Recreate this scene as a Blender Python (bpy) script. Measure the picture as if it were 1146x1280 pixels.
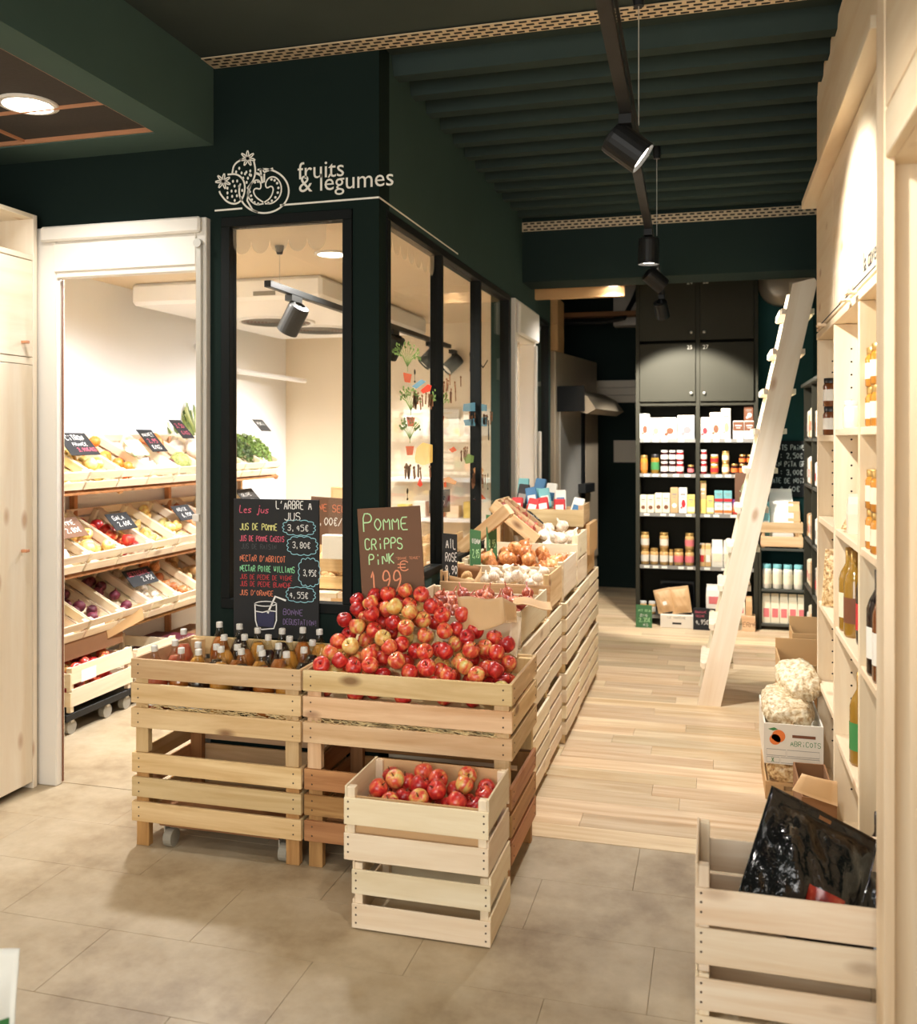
import bpy, bmesh, math, random
import numpy as np
from mathutils import Vector, Matrix, Euler

random.seed(7)
for o in list(bpy.data.objects): bpy.data.objects.remove(o)
SC = bpy.context.scene
COL = SC.collection
PI = math.pi
R = math.radians

# ------------------------------------------------------------------ camera
F_PX, EYE, CXP, HYP = 1169.0, 1.5, 573.0, 548.0
YAW = R(15.3)
cam = bpy.data.cameras.new('camera')
cam_o = bpy.data.objects.new('camera', cam)
COL.objects.link(cam_o)
cam.sensor_fit = 'HORIZONTAL'
cam.sensor_width = 36.0
cam.lens = 36.0 * F_PX / 1146.0
cam.shift_x = (573.0 - CXP) / 1146.0
cam.shift_y = -(640.0 - HYP) / 1146.0
cam.clip_start = 0.05
cam.dof.use_dof = True
cam.dof.focus_distance = 3.7
cam.dof.aperture_fstop = 3.5
cam_o.location = (0, 0, EYE)
cam_o.rotation_euler = (PI / 2, 0, YAW)
SC.camera = cam_o

FW = (-math.sin(YAW), math.cos(YAW)); RT = (math.cos(YAW), math.sin(YAW))
def at(px, py, x=None, y=None, z=None):
    """point of the place seen at a photo pixel, on a plane x=, y= or z="""
    u = (px - CXP) / F_PX; v = (HYP - py) / F_PX
    r = (FW[0] + u * RT[0], FW[1] + u * RT[1], v)
    if x is not None: d = x / r[0]
    elif y is not None: d = y / r[1]
    else: d = (z - EYE) / r[2]
    return Vector((r[0] * d, r[1] * d, EYE + r[2] * d))

# ------------------------------------------------------------------ world, exposure
w = bpy.data.worlds.new('world'); SC.world = w
w.use_nodes = True
w.node_tree.nodes['Background'].inputs[0].default_value = (1.0, 0.97, 0.92, 1)
w.node_tree.nodes['Background'].inputs[1].default_value = 0.66
SC.view_settings.view_transform = 'Standard'
SC.view_settings.look = 'None'
SC.view_settings.gamma = 1.0
SC.view_settings.use_curve_mapping = False
SC.view_settings.exposure = 0.58
WARM = (1.0, 0.95, 0.88)
NEUT = (1.0, 0.97, 0.93)

def add_light(name, kind, loc, energy, color=WARM, target=None, **kw):
    l = bpy.data.lights.new(name, kind)
    l.energy = energy; l.color = color
    for k, v in kw.items(): setattr(l, k, v)
    o = bpy.data.objects.new(name, l); COL.objects.link(o)
    o.location = loc
    if target is not None:
        o.rotation_euler = (Vector(target) - Vector(loc)).to_track_quat('-Z', 'Y').to_euler()
    return o
# added unseen fill light behind the camera, for assumed daylight; no window modelled
add_light('added_fill_light', 'AREA', (-0.9, -2.3, 1.75), 82, (1.0, 0.98, 0.94), (-0.9, 3, 1.2), shape='RECTANGLE', size=3.2, size_y=2.2)

# ------------------------------------------------------------------ materials
M = {}
def newmat(name):
    m = bpy.data.materials.new(name); m.use_nodes = True
    nt = m.node_tree; M[name] = m
    return m, nt, nt.nodes['Principled BSDF']
def N(nt, t, **kw):
    n = nt.nodes.new(t)
    for k, v in kw.items(): setattr(n, k, v)
    return n
def setp(b, **kw):
    for k, v in kw.items():
        b.inputs[k.replace('_', ' ')].default_value = v
def rgb(r, g, b): return (r, g, b, 1.0)
def srgb(r, g, b):
    f = lambda c: (c / 12.92 if c <= 0.04045 else ((c + 0.055) / 1.055) ** 2.4)
    return (f(r / 255), f(g / 255), f(b / 255), 1.0)

def plain(name, col, rough=0.6, var=0.08, nscale=14.0, bump=0.0, metal=0.0, coat=0.0, rand=0.0, spec=0.5):
    m, nt, b = newmat(name)
    tc = N(nt, 'ShaderNodeTexCoord')
    no = N(nt, 'ShaderNodeTexNoise'); no.inputs['Scale'].default_value = nscale; no.inputs['Detail'].default_value = 4
    nt.links.new(tc.outputs['Object'], no.inputs['Vector'])
    hs = N(nt, 'ShaderNodeHueSaturation'); hs.inputs['Color'].default_value = col
    mr = N(nt, 'ShaderNodeMapRange')
    mr.inputs['To Min'].default_value = 1 - var; mr.inputs['To Max'].default_value = 1 + var
    nt.links.new(no.outputs['Fac'], mr.inputs['Value'])
    val = mr.outputs['Result']
    if rand:
        oi = N(nt, 'ShaderNodeObjectInfo')
        m2 = N(nt, 'ShaderNodeMapRange'); m2.inputs['To Min'].default_value = 1 - rand; m2.inputs['To Max'].default_value = 1 + rand
        nt.links.new(oi.outputs['Random'], m2.inputs['Value'])
        mu = N(nt, 'ShaderNodeMath', operation='MULTIPLY')
        nt.links.new(val, mu.inputs[0]); nt.links.new(m2.outputs['Result'], mu.inputs[1]); val = mu.outputs[0]
    nt.links.new(val, hs.inputs['Value'])
    nt.links.new(hs.outputs['Color'], b.inputs['Base Color'])
    setp(b, Roughness=rough, Metallic=metal)
    b.inputs['Specular IOR Level'].default_value = spec
    b.inputs['Coat Weight'].default_value = coat
    if bump:
        bp = N(nt, 'ShaderNodeBump'); bp.inputs['Strength'].default_value = bump; bp.inputs['Distance'].default_value = 0.01
        nt.links.new(no.outputs['Fac'], bp.inputs['Height']); nt.links.new(bp.outputs['Normal'], b.inputs['Normal'])
    return m

def wood(name, c_light, c_dark, knot, rough=0.62, grain=22.0, along=1.6, rand=0.16, knots=1.0, huevar=0.012, bump=0.15):
    """grain runs along each piece's own long axis (local X)"""
    m, nt, b = newmat(name)
    tc = N(nt, 'ShaderNodeTexCoord'); oi = N(nt, 'ShaderNodeObjectInfo')
    mul = N(nt, 'ShaderNodeVectorMath', operation='SCALE'); mul.inputs[0].default_value = (37.0, 19.0, 53.0)
    nt.links.new(oi.outputs['Random'], mul.inputs['Scale'])
    add = N(nt, 'ShaderNodeVectorMath', operation='ADD')
    nt.links.new(tc.outputs['Object'], add.inputs[0]); nt.links.new(mul.outputs[0], add.inputs[1])
    mp = N(nt, 'ShaderNodeMapping'); mp.inputs['Scale'].default_value = (along, grain, grain)
    nt.links.new(add.outputs[0], mp.inputs['Vector'])
    no = N(nt, 'ShaderNodeTexNoise'); no.inputs['Scale'].default_value = 1.0; no.inputs['Detail'].default_value = 5; no.inputs['Roughness'].default_value = 0.6
    no.inputs['Distortion'].default_value = 0.6
    nt.links.new(mp.outputs[0], no.inputs['Vector'])
    cr = N(nt, 'ShaderNodeValToRGB')
    cr.color_ramp.elements[0].position = 0.33; cr.color_ramp.elements[0].color = c_dark
    cr.color_ramp.elements[1].position = 0.66; cr.color_ramp.elements[1].color = c_light
    nt.links.new(no.outputs['Fac'], cr.inputs['Fac'])
    # knots
    mk = N(nt, 'ShaderNodeMapping'); mk.inputs['Scale'].default_value = (3.2, 7.0, 7.0)
    nt.links.new(add.outputs[0], mk.inputs['Vector'])
    vo = N(nt, 'ShaderNodeTexVoronoi'); vo.inputs['Scale'].default_value = 1.0
    nt.links.new(mk.outputs[0], vo.inputs['Vector'])
    kr = N(nt, 'ShaderNodeMapRange'); kr.inputs['From Min'].default_value = 0.06; kr.inputs['From Max'].default_value = 0.16
    kr.inputs['To Min'].default_value = 0.8 * knots; kr.inputs['To Max'].default_value = 0.0
    nt.links.new(vo.outputs['Distance'], kr.inputs['Value'])
    mx = N(nt, 'ShaderNodeMix', data_type='RGBA'); mx.inputs['B'].default_value = knot
    nt.links.new(kr.outputs['Result'], mx.inputs['Factor']); nt.links.new(cr.outputs['Color'], mx.inputs['A'])
    hs = N(nt, 'ShaderNodeHueSaturation')
    m2 = N(nt, 'ShaderNodeMapRange'); m2.inputs['To Min'].default_value = 1 - rand; m2.inputs['To Max'].default_value = 1 + rand
    nt.links.new(oi.outputs['Random'], m2.inputs['Value'])
    nt.links.new(m2.outputs['Result'], hs.inputs['Value'])
    wn = N(nt, 'ShaderNodeTexWhiteNoise', noise_dimensions='1D')
    nt.links.new(oi.outputs['Random'], wn.inputs['W'])
    m3 = N(nt, 'ShaderNodeMapRange'); m3.inputs['To Min'].default_value = 0.5 - huevar; m3.inputs['To Max'].default_value = 0.5 + huevar
    nt.links.new(wn.outputs['Value'], m3.inputs['Value']); nt.links.new(m3.outputs['Result'], hs.inputs['Hue'])
    nt.links.new(mx.outputs['Result'], hs.inputs['Color'])
    nt.links.new(hs.outputs['Color'], b.inputs['Base Color'])
    setp(b, Roughness=rough)
    b.inputs['Specular IOR Level'].default_value = 0.3
    bp = N(nt, 'ShaderNodeBump'); bp.inputs['Strength'].default_value = bump; bp.inputs['Distance'].default_value = 0.004
    nt.links.new(no.outputs['Fac'], bp.inputs['Height']); nt.links.new(bp.outputs['Normal'], b.inputs['Normal'])
    return m

def emit(name, col, s):
    m, nt, b = newmat(name)
    b.inputs['Base Color'].default_value = col
    b.inputs['Emission Color'].default_value = col; b.inputs['Emission Strength'].default_value = s
    return m

def glassy(name, tint=(0.97, 0.95, 0.90, 1), ior=1.45, gl=1.0, rough=0.02):
    m, nt, b = newmat(name)
    nt.nodes.remove(b)
    out = nt.nodes['Material Output']
    tr = N(nt, 'ShaderNodeBsdfTransparent'); tr.inputs['Color'].default_value = tint
    g = N(nt, 'ShaderNodeBsdfGlossy'); g.inputs['Roughness'].default_value = rough
    g.inputs['Color'].default_value = (gl, gl, gl, 1)
    lw = N(nt, 'ShaderNodeLayerWeight'); lw.inputs['Blend'].default_value = 0.5      # Schlick-like, the same from both sides
    pw = N(nt, 'ShaderNodeMath', operation='POWER'); pw.inputs[1].default_value = 5.0
    nt.links.new(lw.outputs['Facing'], pw.inputs[0])
    fr = N(nt, 'ShaderNodeMath', operation='MULTIPLY_ADD'); fr.inputs[1].default_value = (ior - 1) * 1.2; fr.inputs[2].default_value = 0.03
    nt.links.new(pw.outputs[0], fr.inputs[0])
    mx = N(nt, 'ShaderNodeMixShader')
    nt.links.new(fr.outputs[0], mx.inputs[0]); nt.links.new(tr.outputs[0], mx.inputs[1]); nt.links.new(g.outputs[0], mx.inputs[2])
    nt.links.new(mx.outputs[0], out.inputs['Surface'])
    return m

def film(name, col, alpha):
    """translucent printed film stuck to glass"""
    m, nt, b = newmat(name)
    nt.nodes.remove(b)
    out = nt.nodes['Material Output']
    tr = N(nt, 'ShaderNodeBsdfTransparent')
    df = N(nt, 'ShaderNodeBsdfDiffuse'); df.inputs['Color'].default_value = col
    tl = N(nt, 'ShaderNodeBsdfTranslucent'); tl.inputs['Color'].default_value = col
    m1 = N(nt, 'ShaderNodeMixShader'); m1.inputs[0].default_value = 0.5
    nt.links.new(df.outputs[0], m1.inputs[1]); nt.links.new(tl.outputs[0], m1.inputs[2])
    mx = N(nt, 'ShaderNodeMixShader'); mx.inputs[0].default_value = alpha
    nt.links.new(tr.outputs[0], mx.inputs[1]); nt.links.new(m1.outputs[0], mx.inputs[2])
    nt.links.new(mx.outputs[0], out.inputs['Surface'])
    return m

def blotch(name, stops, scale=3.0, rough=0.4, coat=0.0, rand=0.15, stretch=(1, 1, 1), bump=0.0, detail=3):
    """skin of fruit and vegetables, floors: noise through a colour ramp, shifted per object"""
    m, nt, b = newmat(name)
    tc = N(nt, 'ShaderNodeTexCoord'); oi = N(nt, 'ShaderNodeObjectInfo')
    mul = N(nt, 'ShaderNodeVectorMath', operation='SCALE'); mul.inputs[0].default_value = (31.0, 17.0, 47.0)
    nt.links.new(oi.outputs['Random'], mul.inputs['Scale'])
    mp = N(nt, 'ShaderNodeMapping'); mp.inputs['Scale'].default_value = stretch
    nt.links.new(tc.outputs['Object'], mp.inputs['Vector'])
    add = N(nt, 'ShaderNodeVectorMath', operation='ADD')
    nt.links.new(mp.outputs[0], add.inputs[0]); nt.links.new(mul.outputs[0], add.inputs[1])
    no = N(nt, 'ShaderNodeTexNoise'); no.inputs['Scale'].default_value = scale; no.inputs['Detail'].default_value = detail
    nt.links.new(add.outputs[0], no.inputs['Vector'])
    m2 = N(nt, 'ShaderNodeMapRange'); m2.inputs['To Min'].default_value = -rand; m2.inputs['To Max'].default_value = rand
    nt.links.new(oi.outputs['Random'], m2.inputs['Value'])
    ad = N(nt, 'ShaderNodeMath', operation='ADD')
    nt.links.new(no.outputs['Fac'], ad.inputs[0]); nt.links.new(m2.outputs['Result'], ad.inputs[1])
    cr = N(nt, 'ShaderNodeValToRGB')
    els = cr.color_ramp.elements
    while len(els) < len(stops): els.new(0.5)
    for e, (p, c) in zip(els, stops): e.position = p; e.color = c
    nt.links.new(ad.outputs[0], cr.inputs['Fac'])
    nt.links.new(cr.outputs['Color'], b.inputs['Base Color'])
    setp(b, Roughness=rough); b.inputs['Coat Weight'].default_value = coat; b.inputs['Coat Roughness'].default_value = 0.2
    if bump:
        bp = N(nt, 'ShaderNodeBump'); bp.inputs['Strength'].default_value = bump; bp.inputs['Distance'].default_value = 0.01
        nt.links.new(no.outputs['Fac'], bp.inputs['Height']); nt.links.new(bp.outputs['Normal'], b.inputs['Normal'])
    return m

# paint and building materials
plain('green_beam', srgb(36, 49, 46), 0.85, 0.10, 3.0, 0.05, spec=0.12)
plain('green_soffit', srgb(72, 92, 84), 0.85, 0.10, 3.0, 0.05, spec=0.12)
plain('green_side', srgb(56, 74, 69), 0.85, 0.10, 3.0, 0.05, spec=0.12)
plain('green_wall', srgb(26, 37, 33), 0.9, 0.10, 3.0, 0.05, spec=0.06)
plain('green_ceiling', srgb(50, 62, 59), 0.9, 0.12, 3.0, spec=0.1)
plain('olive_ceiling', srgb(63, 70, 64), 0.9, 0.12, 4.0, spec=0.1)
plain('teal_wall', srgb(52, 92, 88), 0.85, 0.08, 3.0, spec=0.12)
plain('black_frame', srgb(16, 19, 18), 0.6, 0.1, spec=0.15)
plain('black_metal', srgb(24, 25, 25), 0.45, 0.1, 20, spec=0.3)
plain('dark_cabinet', srgb(54, 52, 42), 0.65, 0.07, 6.0, spec=0.15)
plain('dark_shelf', srgb(70, 70, 62), 0.5, 0.1, 10.0)
plain('ceiling_tile', srgb(58, 50, 42), 0.9, 0.15, 60.0, 0.1)
plain('white_frame', srgb(226, 219, 207), 0.45, 0.03, 5.0)
plain('cold_white', srgb(248, 248, 248), 0.6, 0.02, 3.0)
plain('cold_ceiling', srgb(224, 206, 178), 0.7, 0.04, 3.0)
plain('cold_cream', srgb(236, 222, 198), 0.6, 0.03, 3.0)
plain('white_paper', srgb(240, 238, 230), 0.7, 0.03)
plain('card_white', srgb(236, 232, 220), 0.65, 0.03)
plain('white_line', srgb(238, 232, 218), 0.7, 0.02)
plain('strip_metal', srgb(205, 184, 150), 0.5, 0.05, 30)
plain('slot_dark', srgb(26, 26, 24), 0.9, 0.05)
plain('copper_trim', srgb(196, 138, 100), 0.45, 0.05, 8)
plain('steel', srgb(186, 170, 146), 0.35, 0.06, 6, metal=0.3)
plain('alu', srgb(200, 196, 186), 0.35, 0.05, 10, metal=0.6)
plain('rubber', srgb(150, 144, 130), 0.7, 0.12, 30)
plain('cardboard', srgb(196, 156, 106), 0.8, 0.06, 9, rand=0.08)
plain('cardboard_dark', srgb(140, 98, 62), 0.85, 0.08, 9, rand=0.1)
plain('kraft', srgb(206, 166, 118), 0.6, 0.08, 7, 0.25, rand=0.06)
plain('paper_print', srgb(228, 220, 204), 0.7, 0.04, 8)
plain('chalkboard', srgb(24, 25, 26), 0.75, 0.2, 5)
plain('brownboard', srgb(110, 78, 56), 0.8, 0.10, 4)
plain('greenboard', srgb(62, 110, 66), 0.75, 0.10, 6)
plain('nail', srgb(70, 52, 38), 0.6, 0.1)
for nm, c in dict(chalk_white=(232, 230, 224), chalk_yellow=(226, 222, 140), chalk_pink=(214, 96, 118), chalk_red=(190, 62, 66),
                  chalk_orange=(222, 128, 92), chalk_green=(140, 214, 158), chalk_mint=(186, 228, 170), chalk_salmon=(230, 150, 112),
                  chalk_blue=(150, 206, 216), chalk_dim=(74, 76, 78), chalk_purple=(120, 100, 140), juice_blue=(52, 52, 78)).items():
    plain(nm, srgb(*c), 0.9, 0.12, 60)
for nm, c in dict(ink_black=(30, 28, 28), ink_red=(196, 40, 44), ink_orange=(232, 122, 52), ink_green=(64, 132, 70), ink_brown=(120, 72, 44),
                  ink_yellow=(232, 206, 112), ink_blue=(70, 120, 160), ink_teal=(120, 182, 184), ink_purple=(130, 58, 130), ink_cream=(238, 226, 196),
                  ink_pink=(224, 120, 120), ink_grey=(140, 136, 128)).items():
    plain(nm, srgb(*c), 0.6, 0.06, 30)
# timber
wood('crate_tan', srgb(224, 194, 150), srgb(198, 160, 112), srgb(110, 66, 38))
wood('crate_brown', srgb(196, 146, 96), srgb(156, 106, 64), srgb(80, 48, 28))
wood('crate_pale', srgb(238, 222, 194), srgb(224, 202, 168), srgb(150, 106, 64), knots=0.7, rand=0.10)
wood('crate_white', srgb(243, 228, 200), srgb(228, 204, 168), srgb(150, 116, 80), knots=0.6, rand=0.08)
wood('pine', srgb(240, 224, 196), srgb(226, 201, 164), srgb(176, 124, 72), grain=9.0, along=0.8, rand=0.05, knots=0.8, huevar=0.004, bump=0.03, rough=0.5)
wood('pine_pale', srgb(243, 232, 212), srgb(232, 214, 186), srgb(176, 124, 72), grain=9.0, along=0.8, rand=0.05, knots=0.8, huevar=0.004, bump=0.03, rough=0.5)
wood('ladder_wood', srgb(242, 230, 208), srgb(230, 212, 182), srgb(180, 136, 88), grain=14, along=1.0, rand=0.04, knots=0.8, bump=0.04)
wood('floor_plank', srgb(224, 202, 168), srgb(194, 161, 120), srgb(170, 124, 80), grain=16, along=1.1, rand=0.15, knots=0.15, huevar=0.006, bump=0.02, rough=0.42)
wood('straw', srgb(236, 214, 164), srgb(206, 174, 120), srgb(180, 140, 90), knots=0)
# floor tiles: continuous worn cement look, in place coordinates
m, nt, b = newmat('cement')
ge = N(nt, 'ShaderNodeNewGeometry')
n1 = N(nt, 'ShaderNodeTexNoise'); n1.inputs['Scale'].default_value = 2.6; n1.inputs['Detail'].default_value = 7; n1.inputs['Roughness'].default_value = 0.66
nt.links.new(ge.outputs['Position'], n1.inputs['Vector'])
cr = N(nt, 'ShaderNodeValToRGB')
e = cr.color_ramp.elements
e[0].position = 0.30; e[0].color = srgb(134, 113, 84)
e[1].position = 0.72; e[1].color = srgb(190, 174, 147)
e2 = e.new(0.48); e2.color = srgb(169, 150, 120)
nt.links.new(n1.outputs['Fac'], cr.inputs['Fac'])
n2 = N(nt, 'ShaderNodeTexNoise'); n2.inputs['Scale'].default_value = 24; n2.inputs['Detail'].default_value = 4
nt.links.new(ge.outputs['Position'], n2.inputs['Vector'])
mr = N(nt, 'ShaderNodeMapRange'); mr.inputs['To Min'].default_value = 0.9; mr.inputs['To Max'].default_value = 1.1
nt.links.new(n2.outputs['Fac'], mr.inputs['Value'])
hs = N(nt, 'ShaderNodeHueSaturation'); nt.links.new(mr.outputs['Result'], hs.inputs['Value']); nt.links.new(cr.outputs['Color'], hs.inputs['Color'])
nt.links.new(hs.outputs['Color'], b.inputs['Base Color']); setp(b, Roughness=0.5)
plain('joint', srgb(140, 122, 98), 0.9, 0.05)
# produce
S = srgb
blotch('apple_red', [(0.36, S(160, 22, 26)), (0.56, S(210, 54, 46)), (0.74, S(226, 124, 74)), (0.92, S(228, 200, 112))], 1.5, 0.32, 0.35, 0.14, (1.2, 1.2, .45), detail=4)
blotch('apple_blush', [(0.34, S(190, 44, 40)), (0.52, S(216, 92, 62)), (0.68, S(226, 176, 96)), (0.84, S(208, 204, 118))], 1.5, 0.32, 0.35, 0.14, (1.2, 1.2, .45), detail=4)
blotch('apple_yellow', [(0.3, S(214, 150, 70)), (0.6, S(232, 212, 130)), (0.8, S(226, 220, 150))], 1.5, 0.35, 0.3, 0.1)
blotch('lemon', [(0.3, S(226, 184, 64)), (0.7, S(244, 222, 120))], 4, 0.45, 0.1, 0.1, bump=0.1)
blotch('orange_peel', [(0.3, S(214, 92, 24)), (0.7, S(240, 140, 52))], 4, 0.45, 0.1, 0.1, bump=0.1)
blotch('onion_skin', [(0.3, S(168, 92, 46)), (0.55, S(204, 132, 74)), (0.75, S(228, 176, 116))], 2.5, 0.4, 0.25, 0.12, (2, 2, .25))
blotch('shallot_skin', [(0.3, S(130, 48, 36)), (0.55, S(176, 82, 58)), (0.75, S(216, 140, 96))], 3, 0.4, 0.2, 0.15, (2, 2, .25))
blotch('garlic_skin', [(0.3, S(206, 178, 150)), (0.55, S(238, 226, 206)), (0.75, S(248, 242, 230))], 2.5, 0.6, 0.0, 0.1, (2, 2, .3))
blotch('potato_skin', [(0.3, S(176, 134, 84)), (0.7, S(222, 188, 132))], 3, 0.7, 0, 0.1, bump=0.1)
blotch('pear_skin', [(0.3, S(196, 150, 70)), (0.7, S(226, 200, 120))], 2.5, 0.5, 0.1, 0.12)
blotch('squash_skin', [(0.3, S(206, 84, 30)), (0.6, S(232, 128, 56)), (0.8, S(236, 180, 110))], 2, 0.45, 0.2, 0.1)
blotch('turnip_skin', [(0.3, S(226, 200, 180)), (0.7, S(246, 236, 220))], 2, 0.5, 0.1, 0.1)
blotch('beet_skin', [(0.3, S(72, 20, 34)), (0.7, S(120, 40, 58))], 2, 0.55, 0.0, 0.1)
blotch('cabbage_leaf', [(0.3, S(90, 104, 48)), (0.7, S(176, 182, 106))], 4, 0.6, 0.0, 0.15, bump=0.3)
blotch('leek_green', [(0.3, S(84, 108, 52)), (0.6, S(160, 170, 96)), (0.8, S(226, 226, 176))], 5, 0.5, 0.0, 0.2, (3, 3, .6))
blotch('herb_green', [(0.25, S(44, 68, 20)), (0.55, S(96, 126, 46)), (0.8, S(172, 192, 98))], 20, 0.6, 0.0, 0.2)
blotch('carrot_skin', [(0.3, S(206, 106, 40)), (0.7, S(238, 160, 84))], 3, 0.5, 0.0, 0.15)
blotch('parsnip_skin', [(0.3, S(214, 186, 132)), (0.7, S(240, 222, 180))], 3, 0.6, 0.0, 0.1)
blotch('banana_skin', [(0.3, S(206, 160, 60)), (0.7, S(236, 204, 104))], 6, 0.5, 0.0, 0.1)
plain('stem_brown', S(92, 66, 40), 0.8, 0.2, 40)
blotch('flakes', [(0.32, S(136, 92, 48)), (0.48, S(206, 168, 112)), (0.68, S(238, 214, 168))], 60, 0.55, 0.2, 0.03, bump=0.9)
blotch('flakes_white', [(0.3, S(170, 138, 96)), (0.48, S(214, 192, 152)), (0.66, S(240, 228, 200))], 60, 0.55, 0.2, 0.03, bump=0.9)
# bottles, jars, bags
for nm, c in dict(juice_amber=(176, 104, 44), juice_gold=(206, 146, 64), juice_dark=(34, 14, 18), juice_pink=(186, 92, 70), oil_gold=(150, 112, 40)).items():
    plain(nm, S(*c), 0.08, 0.05, 6, coat=0.6)
for nm, c in dict(honey=(196, 130, 48), jam_dark=(58, 22, 24), jam_red=(150, 34, 38), jar_tan=(206, 164, 104), jar_white=(236, 226, 206), wine_dark=(30, 22, 20), wine_amber=(110, 62, 30)).items():
    plain(nm, S(*c), 0.12, 0.08, 20, coat=0.5)
glassy('pane_glass', (0.98, 0.96, 0.92, 1), 1.40, 0.8)
glassy('bottle_glass', (0.90, 0.88, 0.80, 1), 1.5, 1.0, 0.03)
plain('cap_white', S(206, 202, 192), 0.4, 0.04, 30)
plain('cap_gold', S(190, 150, 84), 0.3, 0.05, 30, metal=0.6)
plain('cap_black', S(36, 32, 30), 0.4, 0.05, 30)
plain('black_plastic', S(15, 15, 16), 0.12, 0.2, 26, 0.9, coat=0.7)
blotch('red_print', [(0.35, S(120, 24, 18)), (0.6, S(186, 56, 40)), (0.75, S(214, 110, 80))], 26, 0.25, 0.6, 0.0)
emit('lamp_glow', (1.0, 0.90, 0.76, 1), 14.0)
emit('downlight_glow', (1.0, 0.95, 0.86, 1), 9.0)
emit('skylight_glow', (1.0, 0.97, 0.92, 1), 1.6)
emit('exit_glow', (0.75, 1.0, 0.85, 1), 0.8)
film('scallop_film', (0.70, 0.60, 0.46, 1), 0.35)
for nm, c, a in (('film_blue', (96, 146, 168), .8), ('film_red', (206, 60, 44), .85), ('film_green', (120, 146, 84), .85), ('film_yellow', (226, 186, 96), .6),
                 ('film_brown', (120, 84, 60), .9), ('film_dark', (50, 44, 40), .85), ('film_pot', (180, 80, 50), .85), ('film_tan', (190, 140, 92), .8), ('film_white', (240, 236, 226), .75)):
    film(nm, S(*c), a)

# ------------------------------------------------------------------ builders
def link(o, parent=None):
    COL.objects.link(o)
    if parent is not None: o.parent = parent
    return o
def tag(o, label=None, cat=None, group=None, kind=None):
    if label: o['label'] = label
    if cat: o['category'] = cat
    if group: o['group'] = group
    if kind: o['kind'] = kind
    return o
def thing(name, label, cat, loc=(0, 0, 0), rot=(0, 0, 0), group=None, kind=None):
    o = bpy.data.objects.new(name, None); COL.objects.link(o)
    o.empty_display_size = 0.05
    o.location = loc
    o.rotation_euler = rot if not isinstance(rot, (int, float)) else (0, 0, rot)
    return tag(o, label, cat, group, kind)
def under(child, part):
    """makes a sub-part of a part without moving it"""
    child.parent = part; child.matrix_parent_inverse = part.matrix_basis.inverted(); return child
def struct(name):
    o = bpy.data.objects.new(name, None); COL.objects.link(o); o['kind'] = 'structure'; return o

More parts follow.
